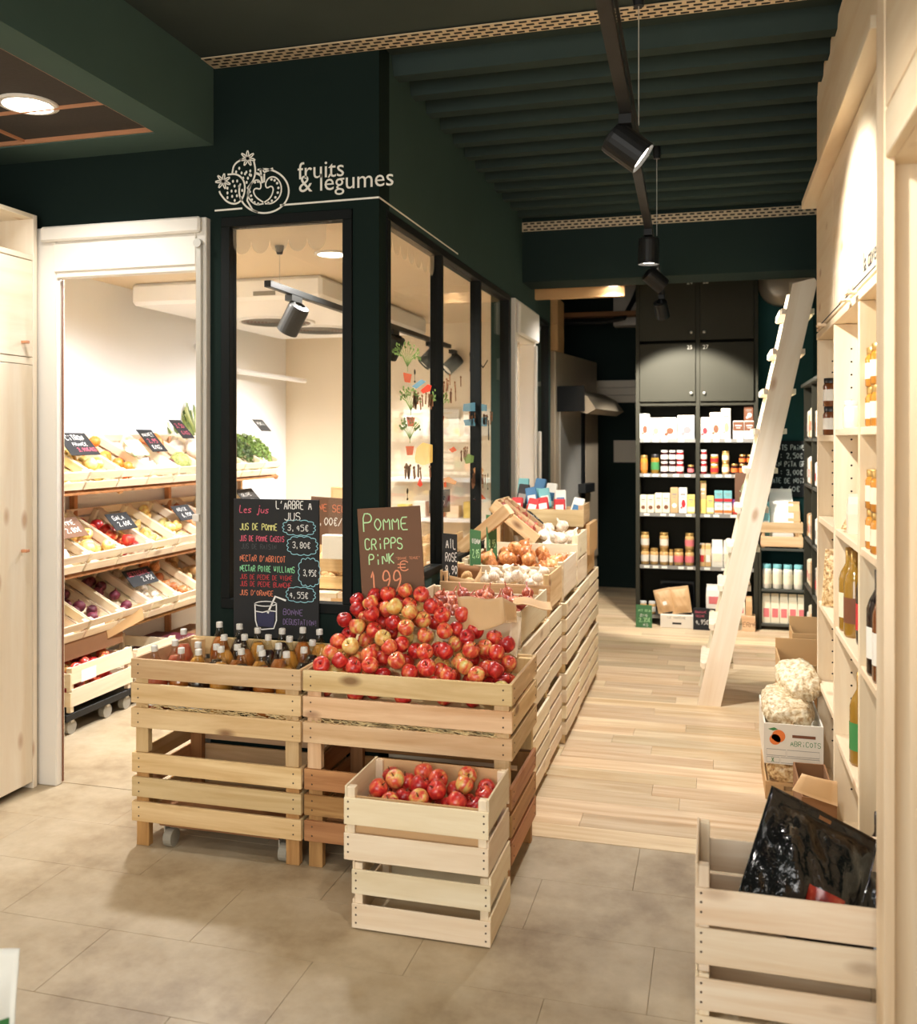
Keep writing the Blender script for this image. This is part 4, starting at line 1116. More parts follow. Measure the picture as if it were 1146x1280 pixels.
rp = random.Random(11)
KINDS = {
 'apple': ('apple', lambda v: apple_me(v), ['apple_red', 'apple_red', 'apple_red', 'apple_red', 'apple_blush', 'apple_blush', 'apple_blush', 'apple_yellow']),
 'yellow_apple': ('apple', lambda v: apple_me(v), ['apple_yellow']),
 'red_apple': ('apple', lambda v: apple_me(v), ['apple_red', 'apple_blush']),
 'lemon': ('lemon', lambda v: lump_me('lemon', 1.25, 3, .03, True), ['lemon']),
 'orange': ('orange', lambda v: lump_me('orange_peel', 1.0, 4, .02), ['orange_peel']),
 'onion': ('onion', lambda v: bulb_me('onion_skin', 1.3), ['onion_skin']),
 'shallot': ('shallot', lambda v: bulb_me('shallot_skin', 1.9, .95, .12), ['shallot_skin']),
 'garlic_bulb': ('garlic', lambda v: garlic_me(), ['garlic_skin']),
 'potato': ('potato', lambda v: lump_me('potato_skin', 1.3, 5, .1), ['potato_skin']),
 'turnip': ('turnip', lambda v: bulb_me('turnip_skin', 1.2, .8, .2), ['turnip_skin']),
 'beetroot': ('beetroot', lambda v: bulb_me('beet_skin', 1.3, .9, .12), ['beet_skin']),
 'pear': ('pear', lambda v: pear_me(), ['pear_skin']),
 'melon': ('melon', lambda v: squash_me('turnip_skin', .03, .95), ['turnip_skin']),
 'mushroom': ('mushroom', lambda v: bulb_me('garlic_skin', .2, .7, .5), ['garlic_skin']),
}
def fruit(kind, loc, r, label, group, rot=None, stem=False):
    cat, fn, mats = KINDS[kind]
    v = rp.choice(mats)
    me = shared((kind, v), lambda: fn(v))
    o = inst(kind, me, None, loc, rot or (rp.uniform(-.9, .9), rp.uniform(-.9, .9), rp.uniform(0, 6.28)), r)
    tag(o, label, cat, group)
    if stem:
        inst('stem', shared('stem', STEM), o)
    return o
def fill(kind, mtx, x0, x1, y0, y1, base, top, r, n, label, group, seed, stem=False, rot=None, gap=1.0, k=14, rv=.05):
    for (x, y, z, ri) in deposit(x0, x1, y0, y1, base, top, r, n, seed, k, gap=gap, rv=rv):
        fruit(kind, mtx @ Vector((x, y, z)), ri * .985, label, group, rot, stem)
I4 = Matrix.Identity(4)

# ---- front stacks: bottles on the left, apples on the right
XA0, XA1, XA2 = -2.07, -1.392, -.640
big_crate('worn pine crate on feet under the crate of juice bottles', XA0, XA1, 3.005, 3.425, 0, .345, 'crate_tan', 'crate_brown', nail=True)
bc, zb = big_crate('large knotty pine crate holding rows of juice bottles', XA0, XA1, 3.0, 3.425, .346, .345, 'crate_tan', 'crate_tan', nail=True)
big_crate('brown wooden crate on feet under the large apple crate', XA1 + .008, XA2 - .003, 3.012, 3.45, 0, .345, 'crate_brown', 'crate_brown', nail=True)
ac, _ = big_crate('large pine crate heaped with red and yellow apples', XA1 + .006, XA2, 3.005, 3.452, .346, .345, 'crate_tan', 'crate_tan', nail=True)
strands(bc, -.30, .30, -.208, -.17, .158, .186, 260, 1)
strands(bc, -.30, .30, -.203, -.12, .10, .12, 120, 5)
strands(ac, -.34, .34, -.219, -.18, .158, .186, 300, 2)
strands(ac, -.34, .34, -.21, -.12, .10, .12, 120, 6)
dolly = thing('crate_dolly', 'low wheeled dolly under the bottle crate stack', 'dolly', (-1.73, 3.2, 0))
for x, y_ in ((-1.93, 3.045), (-1.47, 3.045), (-1.93, 3.33), (-1.47, 3.33)):
    MB().cyl((x + 1.73 - .016, y_ - 3.2, .032), (x + 1.73 + .016, y_ - 3.2, .032), .032, 18).build('wheel', 'rubber', dolly)
    wf_ = MB().box(x + 1.73 - .021, x + 1.73 - .017, y_ - 3.2 - .014, y_ - 3.2 + .014, .02, .076)
    wf_.build('caster_fork', 'alu', dolly)
MB().box(-.24, .24, -.17, .17, .076, .09).build('deck', 'cardboard_dark', dolly)
# apples
def atop(x, y_):
    s = min(1, max(0, (y_ - 3.04) / .36)); s = s * s * (3 - 2 * s)
    if x > -1.00 and y_ > 3.30: return .60
    return .712 + .215 * s * max(0, 1 - ((x + 1.10) / .46) ** 2 * .75)
def abase(x, y_): return max(.50, atop(x, y_) - .135)
bd = MB()
for i in range(13):
    for j in range(9):
        x, y_ = XA1 + .03 + (XA2 - XA1 - .05) * i / 12, 3.03 + .395 * j / 8
        bd.v.append((x - ac.location.x, y_ - ac.location.y, abase(x, y_) - .004 - ac.location.z))
for i in range(12):
    for j in range(8): bd.f.append((i * 9 + j, (i + 1) * 9 + j, (i + 1) * 9 + j + 1, i * 9 + j + 1))
bd.build('straw_bed', 'straw', ac, smooth=True)
fill('apple', I4, XA1 + .022, XA2 - .014, 3.02, 3.438, abase, atop, .0305, 290, 'red and yellow apple heaped in the large pine crate', 'apples in the large crate', 4, True, k=12)
# kraft sheet and slats stuck in the apple crate
def sheet(name, label, cat, pts_rows, mat, th=.003, parent=None):
    """curved sheet with thickness from a grid of points"""
    rws, cls = len(pts_rows), len(pts_rows[0])
    mb = MB()
    G = [[Vector(p) for p in r_] for r_ in pts_rows]
    Nn = [[None] * cls for _ in range(rws)]
    for i in range(rws):
        for j in range(cls):
            du = G[min(i + 1, rws - 1)][j] - G[max(i - 1, 0)][j]; dv = G[i][min(j + 1, cls - 1)] - G[i][max(j - 1, 0)]
            n_ = du.cross(dv); n_.normalize(); Nn[i][j] = n_
    for s in (0, 1):
        for i in range(rws):
            for j in range(cls): mb.v.append(tuple(G[i][j] + Nn[i][j] * th * s))
    A = rws * cls; ix = lambda i, j, s: s * A + i * cls + j
    for i in range(rws - 1):
        for j in range(cls - 1):
            mb.f.append((ix(i, j, 0), ix(i, j + 1, 0), ix(i + 1, j + 1, 0), ix(i + 1, j, 0))); mb.f.append((ix(i, j, 1), ix(i + 1, j, 1), ix(i + 1, j + 1, 1), ix(i, j + 1, 1)))
    for i in range(rws - 1):
        for j in (0, cls - 1): mb.f.append((ix(i, j, 0), ix(i + 1, j, 0), ix(i + 1, j, 1), ix(i, j, 1)))
    for j in range(cls - 1):
        for i in (0, rws - 1): mb.f.append((ix(i, j, 0), ix(i, j + 1, 0), ix(i, j + 1, 1), ix(i, j, 1)))
    o = mb.build(name, mat, parent, smooth=True)
    if label: tag(o, label, cat)
    return o
def patch(q00, q01, q10, q11, n=8, bulge=(0, 0, 0), fn=None):
    rows = []
    for i in range(n + 1):
        u = i / n; r_ = []
        for j in range(n + 1):
            v = j / n
            p = (Vector(q00) * (1 - v) + Vector(q01) * v) * (1 - u) + (Vector(q10) * (1 - v) + Vector(q11) * v) * u
            p = p + Vector(bulge) * (4 * u * (1 - u)) * (4 * v * (1 - v)) * .5 + Vector(bulge) * (4 * v * (1 - v)) * .5
            if fn: p = p + fn(u, v)
            r_.append(p)
        rows.append(r_)
    return rows
kr = thing('kraft_bag', 'crumpled brown kraft paper bag stuck among the apples', 'paper bag', (-.86, 3.43, .72))
def K(px, py, y_): return at(px, py, y=y_) - kr.location
sheet('front_sheet', None, None, patch(K(577, 793, 3.275), K(632, 779, 3.265), K(572, 746, 3.33), K(628, 747, 3.33), 10, (0, -.02, 0), lambda u, v: Vector((0, .006 * math.sin(9 * v + 5 * u), .004 * math.sin(7 * v)))), 'kraft', .002, kr)
sheet('side_sheet', None, None, patch(K(632, 779, 3.265), K(646, 778, 3.36), K(628, 747, 3.33), K(645, 755, 3.40), 6, (0, -.004, 0)), 'kraft', .002, kr)
fl_ = sheet('folded_flap', 'creased cardboard flap lying over the crate edge behind the apples', 'cardboard', patch(at(640, 757, y=3.50), at(690, 762, y=3.62), at(642, 748, y=3.62), at(688, 752, y=3.72), 8, (0, 0, .012), lambda u, v: Vector((0, 0, .006 * math.sin(6 * v)))), 'kraft', .003)
sheet('liner_strip', None, None, patch(K(634, 815, 3.33), K(646, 822, 3.36), K(641, 768, 3.37), K(652, 772, 3.40), 4), 'crate_pale', .004, kr)

# ---- small crates of apples in front
XS0, XS1 = -1.082, -.637
small_crate('small pale crate standing on the floor, lower of the apple pair', XS0 + .012, XS1 + .003, 2.672, 2.955, 0, .184, 'crate_pale', ends=.022, nail=True, base=.004, gap=.03)
sa = small_crate('small pale crate of apples on top of its twin', XS0 - .012, XS1 - .002, 2.668, 2.958, .208, .194, 'crate_pale', ends=.034, nail=True, base=.004, gap=.026)
board('paper_liner', -.205, .205, -.128, -.125, .04, .196, 'kraft', sa, 0); board('paper_liner', -.205, .205, .125, .128, .04, .226, 'kraft', sa, 0)
fill('apple', I4, XS0 + .005, XS1 - .017, 2.692, 2.934, lambda x, y_: .25, lambda x, y_: .395 + .035 * min(1, max(0, (y_ - 2.70) / .2)), .0305, 130, 'red and yellow apple in the small pale crate', 'apples in the small crate', 9, True, k=10)

# ---- juice bottles
def bottle_parts(jm):
    body = mesh_of(MB().lathe([(.0005, 0), (.036, 0), (.040, .006), (.040, .125), (.037, .150), (.026, .180), (.0165, .195), (.0005, .195)], 18, cap=False), 'juice', jm)
    return body
def neck_me(): return mesh_of(MB().lathe([(.0416, .004), (.0416, .127), (.0385, .155), (.0275, .188), (.0155, .21), (.0118, .228), (.0118, .238)], 18, cap=False), 'glass', 'bottle_glass')
def cap_me(m_): return mesh_of(MB().lathe([(.0128, .232), (.0128, .250), (.0116, .253), (.0005, .253)], 16, cap=False), 'cap', m_)
def label_me(): return mesh_of(MB().lathe([(.0421, .04), (.0421, .10)], 18, cap=False), 'label', 'paper_print')
JUI = ['juice_amber', 'juice_gold', 'juice_dark', 'juice_pink']
JN = dict(juice_amber='amber', juice_gold='golden', juice_dark='dark red', juice_pink='pink')
rows_ = [3.062, 3.155, 3.248, 3.341]
kb = 0
for ri, yy in enumerate(rows_):
    for ci in range(7):
        x = XA0 + .072 + ci * .0875 + (ri % 2) * .012 + rp.uniform(-.006, .006)
        if (ri, ci) in ((3, 0), (2, 1)): continue
        j = ['juice_gold', 'juice_amber', 'juice_dark', 'juice_gold', 'juice_dark', 'juice_amber'][(ci + ri * 2) % 6] if ci else 'juice_pink'
        rn = ('front', 'second', 'third', 'back')[ri]; cn = ('first', 'second', 'third', 'fourth', 'fifth', 'sixth', 'seventh')[ci]
        t = thing('juice_bottle', f'{JN[j]} juice bottle, {cn} from left in {rn} row of the bottle crate', 'bottle', (x, yy + rp.uniform(-.004, .004), zb + .346 + rp.uniform(0, .02) + (.018, .022, .034, .048)[ri]), (rp.uniform(-.04, .04), rp.uniform(-.06, .06), rp.uniform(0, 6)), 'juice bottles in the pine crate')
        inst('juice', shared(('bj', j), lambda: bottle_parts(j)), t)
        inst('glass', shared('bneck', neck_me), t); inst('cap', shared('bcapw', lambda: cap_me('cap_white')), t); inst('label', shared('blab', label_me), t)

# ---- crates stacked along the aisle glass
SX0, SX1 = -1.245, -.71
STK = [('first', 3.50, 4.15, 'crate_pale', 0), ('second', 4.17, 4.52, 'crate_pale', -.005), ('third', 4.56, 5.03, 'crate_white', .012), ('fourth', 5.05, 5.46, 'crate_white', .006), ('fifth', 5.48, 5.93, 'crate_white', .004)]
for nm, y0, y1, mt, dx in STK:
    for lv in (0, 1):
        big_crate(f"{'bottom' if lv == 0 else 'upper'} pale slatted crate in the {nm} aisle stack behind the apples", SX0, SX1 + dx, y0, y1, lv * .346, .345, mt, 'crate_tan', n=4, sh=.062, pitch=.079)
TR = {}
for nm, y0, y1, zt, ends, mt, what in (('first', 3.52, 4.10, .805, .03, 'crate_pale', 'pale tray of shallots behind the large apple crate'), ('second', 4.18, 4.515, .835, .05, 'crate_tan', 'tray of garlic and a brown paper bag behind the shallots'),
                                     ('third', 4.575, 5.02, .862, .03, 'crate_pale', 'tray of onions behind the first garlic tray'), ('fourth', 5.06, 5.45, .925, .05, 'crate_pale', 'deep tray of big white garlic bulbs behind the onions')):
    TR[nm] = small_crate(what, SX0 + .01, SX1 - .005, y0, y1, .6925, zt - .6925, mt, ends=ends, nsl=1 if nm != 'fourth' else 2, base=.01, name='produce_tray', gap=.012)
fill('shallot', I4, SX0 + .03, SX1 - .03, 3.545, 4.075, .71, lambda x, y_: .806 + .04 * (y_ - 3.55), .028, 150, 'reddish shallot in the tray behind the apples', 'shallots in the pale tray', 21)
fill('garlic_bulb', I4, SX0 + .16, SX1 - .03, 4.205, 4.495, .71, .868, .030, 100, 'white garlic bulb beside the paper bag in the second tray', 'garlic in the second tray', 22)
fill('onion', I4, SX0 + .03, SX1 - .03, 4.60, 4.995, .71, lambda x, y_: .872 + .05 * math.exp(-((x + 1.0) / .12) ** 2), .040, 80, 'golden brown onion in the tray between two garlic trays', 'onions in the third tray', 23)
fill('garlic_bulb', I4, SX0 + .28, SX1 - .03, 5.085, 5.425, .71, lambda x, y_: .95 + .06 * (y_ - 5.085) / .34, .040, 90, 'big white garlic bulb in the deep fourth tray', 'garlic in the fourth tray', 24)
pb = thing('paper_bag', 'open brown paper bag lying left in the second garlic tray', 'paper bag', (-1.17, 4.33, .71))
sheet('bag_side', None, None, patch((-.05, -.11, .0), (.085, -.11, .0), (-.05, -.10, .15), (.085, -.09, .125), 6, (0, -.01, 0)), 'kraft', .002, pb)
sheet('bag_side', None, None, patch((.085, -.11, .0), (.075, .12, .0), (.085, -.09, .125), (.07, .12, .16), 6, (.008, 0, 0)), 'kraft', .002, pb)
sheet('bag_side', None, None, patch((-.05, .12, .0), (.075, .12, .0), (-.05, .12, .17), (.07, .12, .16), 6), 'cardboard_dark', .002, pb)
fill('potato', I4, -1.215, -1.10, 4.235, 4.435, .712, .83, .027, 14, 'small potato inside the open brown paper bag', 'potatoes in the paper bag', 25)
# two little crates tipped towards the aisle on the fourth stack
for i, (yy, lab) in enumerate(((5.18, 'little wooden crate of shallots tipped towards the aisle, nearer one'), (5.36, 'little wooden crate of shallots tipped towards the aisle, farther one'))):
    c = small_crate(lab, -.16, .16, -.075, .075, 0, .075, 'crate_tan', ends=.0, nsl=1, base=.006, name='small_box_crate', loc=(-1.10, yy, 1.00), tilt=(0, R(38), 0))
    bpy.context.view_layer.update()
    fill('shallot', c.matrix_world.copy(), -.14, .14, -.06, .06, .014, .06, .02, 18, f"tiny shallot in the {'nearer' if i == 0 else 'farther'} tipped little crate", f'shallots in tipped crate {i + 1}', 30 + i)
tb = thing('crate_support', 'brown crate end propping up the tipped little crates by the glass', 'crate', (-1.17, 5.26, .70))
board('prop_board', -.05, .02, -.19, -.165, 0, .33, 'crate_tan', tb); board('prop_board', -.05, .02, .165, .19, 0, .33, 'crate_tan', tb); board('prop_board', -.05, -.035, -.165, .165, .12, .33, 'crate_tan', tb)
lc = small_crate('narrow crate leaning up against the aisle glass near the second mullion', -.17, .17, -.05, .05, 0, .07, 'crate_tan', ends=0, nsl=1, base=.006, name='small_box_crate', loc=(-1.15, 4.83, .99), tilt=(0, R(-40), 0))

# cardboard box and snack crate on the last stack
cbx = thing('cardboard_box', 'open brown cardboard box on the farthest aisle stack', 'box', (-.97, 5.70, .693))
for a in ((-.24, .24, -.21, -.205), (-.24, .24, .205, .21)): board('box_side', a[0], a[1], a[2], a[3], 0, .27, 'cardboard', cbx, 0)
for s in (-1, 1): board('box_side', *sorted((s * .24, s * .235)), -.204, .204, 0, .27, 'cardboard', cbx, 0)
board('box_flap', .2405, .262, -.19, .19, .12, .30, 'cardboard', cbx, 0); board('box_bottom', -.234, .234, -.204, .204, 0, .006, 'cardboard', cbx, 0)
sn = small_crate('small crate of snack packets on top of the cardboard box', -.235, .235, -.14, .14, 0, .11, 'crate_tan', ends=.03, nsl=1, base=.008, loc=(-.985, 5.70, .964), name='snack_crate')
pk = [('red and white', 'ink_red', 'card_white'), ('blue and white', 'ink_blue', 'card_white'), ('teal and white', 'ink_teal', 'card_white')]
for ri, ci, body, band, cn, h_, z_ in [(0, 0, 'ink_red', 'card_white', 'red', .10, 1.045), (0, 1, 'ink_red', 'card_white', 'red', .10, 1.04), (0, 2, 'ink_red', 'card_white', 'red', .105, 1.045), (0, 3, 'ink_red', 'card_white', 'red', .10, 1.04), (0, 4, 'card_white', 'ink_blue', 'white and blue', .12, 1.03),
        (1, 0, 'ink_black', 'ink_grey', 'black and grey', .17, 1.06), (1, 1, 'ink_blue', 'card_white', 'blue', .14, 1.07), (1, 2, 'ink_teal', 'card_white', 'teal', .14, 1.07), (1, 3, 'card_white', 'ink_blue', 'white and blue', .14, 1.06), (1, 4, 'card_white', 'ink_teal', 'white and teal', .11, 1.04),
        (2, 0, 'ink_teal', 'ink_blue', 'teal and blue', .17, 1.09), (2, 1, 'ink_blue', 'ink_teal', 'blue and teal', .17, 1.09), (2, 2, 'card_white', 'ink_blue', 'white and blue', .16, 1.07)]:
    rn = ('front', 'middle', 'back')[ri]; on = ('first', 'second', 'third', 'fourth', 'fifth')[ci]
    t = thing('snack_packet', f'{cn} snack packet, {on} from left in {rn} row of the snack crate', 'packet', (-1.165 + ci * .088 + rp.uniform(-.006, .006), 5.595 + ri * .085, z_), (R(-30 + rp.uniform(-8, 8)), R(rp.uniform(-14, 14)), R(rp.uniform(-9, 9))), 'snack packets')
    board('pouch', -.034, .034, -.012, .012, 0, h_, body, t, .005); board('print_band', -.024, .024, -.0126, -.0121, h_ * .25, h_ * .6, band, t, 0)

# ---- price cards
def card(name, label, loc, wd, ht, mat, lines, rot=(0, 0, 0), cat='sign', th=.006, group=None):
    t = thing(name, label, cat, loc, rot, group)
    board('panel', -wd / 2, wd / 2, -th / 2, th / 2, 0, ht, mat, t, .0008)
    for (txt, x, z, h, col, *wdt) in lines:
        chalk(t, txt, -wd / 2 + x, z, h, col, y=-th / 2 - .0008, width=(wdt[0] if wdt else None))
    return t
card('price_card', 'dark price card with white chalk upright at the left tray corner', (-1.20, 4.24, .83), .12, .22, 'chalkboard', [('AIL', .02, .15, .045, 'chalk_white'), ('ROSE', .015, .09, .04, 'chalk_white'), ('9,90', .015, .03, .04, 'chalk_white')], (R(-6), R(8), R(72)))
card('price_card', 'green price card upright behind the dark chalk card', (-1.17, 4.60, .845), .10, .19, 'greenboard', [('OIGNON', .012, .12, .025, 'chalk_white', .08), ('2,95', .015, .05, .04, 'chalk_mint', .07)], (R(-6), R(10), R(72)))
card('price_card', 'taller green price card beside the onion tray', (-1.13, 4.80, .865), .10, .23, 'greenboard', [('AIL', .02, .15, .03, 'chalk_white', .05), ('8,95', .015, .06, .04, 'chalk_mint', .07)], (R(-6), R(8), R(72)))
card('price_card', 'flat dark price card tipped over the farther little crate', (-1.02, 5.475, .975), .20, .13, 'chalkboard', [('ECHALOTE', .015, .08, .025, 'chalk_white', .17)], (R(-50), R(20), R(40)))

# ---- the two big chalk signs
js = thing('chalkboard', 'black chalkboard listing juices and prices with a drawn glass', 'chalkboard', (-1.7025, 3.440, .695), (R(-.0), 0, 0))
JW, JH = .375, .56
board('panel', -JW / 2, JW / 2, -.005, .005, 0, JH, 'chalkboard', js, .001)
def jx(px, py):                     # photo position on the sign -> sign metres
    q = at(px, py, y=3.434); return q.x + 1.7025, q.z - .695
def jl(txt, zx, zy, h, wpx, col, **kw):
    x, z = jx(270 + zx / 6.367, 580 + zy / 6.367); wdt = wpx / 6.367 * .00316
    chalk(js, txt, x, z, h, col, y=-.006, width=wdt, **kw)
jl('Les jus', 185, 385, .030, 270, 'chalk_pink', slant=.15)
jl("L'ARBRE A", 478, 356, .032, 320, 'chalk_white'); jl('JUS', 545, 445, .030, 150, 'chalk_white')
jl('JUS DE POMME', 190, 522, .026, 340, 'chalk_yellow'); jl('JUS DE POMME CASSIS', 190, 610, .022, 400, 'chalk_pink')
jl('JUS DE RAISIN', 200, 672, .020, 320, 'chalk_dim'); jl("NECTAR D'ABRICOT", 192, 770, .024, 410, 'chalk_orange')
jl('NECTAR POIRE WILLIAMS', 192, 850, .024, 490, 'chalk_green'); jl('JUS DE PECHE DE VIGNE', 192, 912, .019, 470, 'chalk_red')
jl('JUS DE PECHE BLANCHE', 192, 968, .020, 460, 'chalk_red'); jl("JUS D'ORANGE", 190, 1040, .021, 305, 'chalk_orange')
jl('3,45€', 570, 530, .024, 190, 'chalk_white'); jl('3,80€', 610, 668, .024, 160, 'chalk_white'); jl('3,95€', 695, 890, .024, 118, 'chalk_white'); jl('4,55€', 585, 1065, .024, 170, 'chalk_white')
jl('BONNE', 535, 1200, .024, 180, 'chalk_purple'); jl('DEGUSTATION!', 535, 1275, .022, 300, 'chalk_purple')
cld = MB()
for (a, b_, c, d_, nn) in ((530, 450, 790, 565, 13), (565, 580, 808, 722, 13), (655, 752, 828, 972, 13), (558, 985, 790, 1095, 12)):
    (xa, za), (xb, zb2) = jx(270 + a / 6.367, 580 + d_ / 6.367), jx(270 + c / 6.367, 580 + b_ / 6.367)
    cx, cz, rx, rz = (xa + xb) / 2, (za + zb2) / 2, (xb - xa) / 2, (zb2 - za) / 2
    pts = []
    for i in range(nn * 6):
        t_ = 2 * PI * i / (nn * 6); m_ = .90 + .12 * abs(math.sin(nn * t_ / 2)); cs, sn_ = math.cos(t_), math.sin(t_)
        k_ = 1 / max(abs(cs) ** 3 + abs(sn_) ** 3, .01) ** (1 / 3)
        pts.append((cx + rx * m_ * k_ * cs, cz + rz * m_ * k_ * sn_))
    cld.ribbon(pts, .0026, True)
cld.build('price_clouds', 'chalk_blue', js, (0, -.006, 0))
gx = lambda a, b_: jx(270 + a / 3.95, 540 + b_ / 3.95)
gm = MB().poly([gx(200, 885), gx(290, 885), gx(284, 965), gx(205, 958)]); gm.build('drawn_juice', 'juice_blue', js, (0, -.0056, 0))
gm = MB().ribbon([gx(192, 845), gx(195, 930), gx(205, 965), gx(225, 975), (gx(285, 970)), gx(298, 930), gx(298, 845)], .005)
gm.ribbon(Z_ := [gx(245 + 53 * math.cos(k * PI / 8), 848 + 12 * math.sin(k * PI / 8)) for k in range(17)], .0035).ribbon([gx(255, 895), gx(292, 812), gx(345, 832)], .008).ribbon([gx(197, 885), gx(230, 890), gx(262, 882), gx(296, 886)], .004)
gm.build('drawn_glass', 'chalk_white', js, (0, -.0064, 0))

qa, qb = at(452, 757, y=3.42), at(443, 637, y=3.44)
ap = thing('price_board', 'brown board with a chalked apple price standing behind the apple heap', 'chalkboard', ((at(491, 755, y=3.42)).x, 3.432, .858), (R(-1.5), R(-4.0), 0))
AW, AH = .258, .375
board('panel', -AW / 2, AW / 2, -.004, .004, 0, AH, 'brownboard', ap, .001)
def al_(txt, u, v, h, wdt, col, wd=None): chalk(ap, txt, -AW / 2 + u * AW, (1 - v) * AH, h, col, y=-.005, width=wdt, wd=wd)
al_('P', .09, .235, .070, .048, 'chalk_mint', .005); al_('OMME', .27, .235, .048, .145, 'chalk_mint', .0045)
al_('CRiPPS', .10, .43, .042, .160, 'chalk_mint', .0045); al_('PiNK', .15, .585, .040, .110, 'chalk_mint', .0045)
al_('"BONNE TENUE"', .58, .545, .010, .10, 'chalk_salmon'); al_('1', .13, .89, .095, .055, 'chalk_salmon', .006); al_(',', .30, .93, .06, .03, 'chalk_salmon', .006); al_('99', .35, .87, .082, .088, 'chalk_salmon', .006)
al_('€', .60, .66, .038, .06, 'chalk_salmon', .004); al_('LOT-ET-GARONNE (47)', .42, .985, .011, .145, 'chalk_mint')
# ================================================================== PRODUCE ROOM RACK
rk = thing('produce_rack', 'stepped wooden produce rack along the left wall of the produce room', 'rack', (-3.4, 5.0, 0))
TILT = R(28); CD, CW, CHh = .43, .272, .115
TZ = [1.325, .895, .545]
for tz_ in TZ:
    m_ = MB()
    mt = Matrix.Translation((-3.396 + 3.4, 0, tz_ - .02)) @ Matrix.Rotation(TILT, 4, 'Y')
    m_.box(-.21, .20, -1.36, 1.52, -.012, 0, mt); m_.build('sloping_shelf', 'crate_brown', rk)
for yy in (-1.38, -.42, .54, 1.53):
    board('upright', -.165, -.13, yy, yy + .03, 0, 1.52, 'crate_brown', rk)
    for tz_ in TZ: MB().bar((-.15, yy + .015, tz_ + .06), (.17, yy + .015, tz_ - .125), .03, .03).build('bracket', 'crate_brown', rk)
TIERS = [
 [('lemon', .036, 12), ('lemon', .036, 13), ('yellow_apple', .036, 14), ('orange', .034, 14), ('turnip', .038, 10), ('squash', .075, 3), ('melon', .06, 4), ('leek', .02, 0), ('herb', .0, 0), ('herb', .0, 0)],
 [('red_apple', .036, 14), ('melon', .05, 5), ('yellow_apple', .036, 14), ('red_apple', .036, 13), ('pear', .034, 12), ('yellow_apple', .036, 12), ('onion', .026, 26), ('parsnip', .015, 0), ('carrot', .014, 0), ('turnip', .035, 10)],
 [('pear', .036, 12), ('pear', .034, 8), ('beetroot', .034, 9), ('beetroot', .034, 8), ('mushroom', .026, 22), ('onion', .034, 14), ('potato', .03, 16), ('potato', .03, 16), ('beetroot', .034, 10), ('onion', .036, 12)]]
ordn = ('first', 'second', 'third', 'fourth', 'fifth', 'sixth', 'seventh', 'eighth', 'ninth', 'tenth')
tn = ('top', 'middle', 'bottom')
NAME = dict(lemon='lemon', yellow_apple='yellow apple', red_apple='red apple', orange='orange', turnip='white turnip', melon='pale melon', onion='brown onion', pear='pear', beetroot='dark beetroot', mushroom='white mushroom', potato='potato')
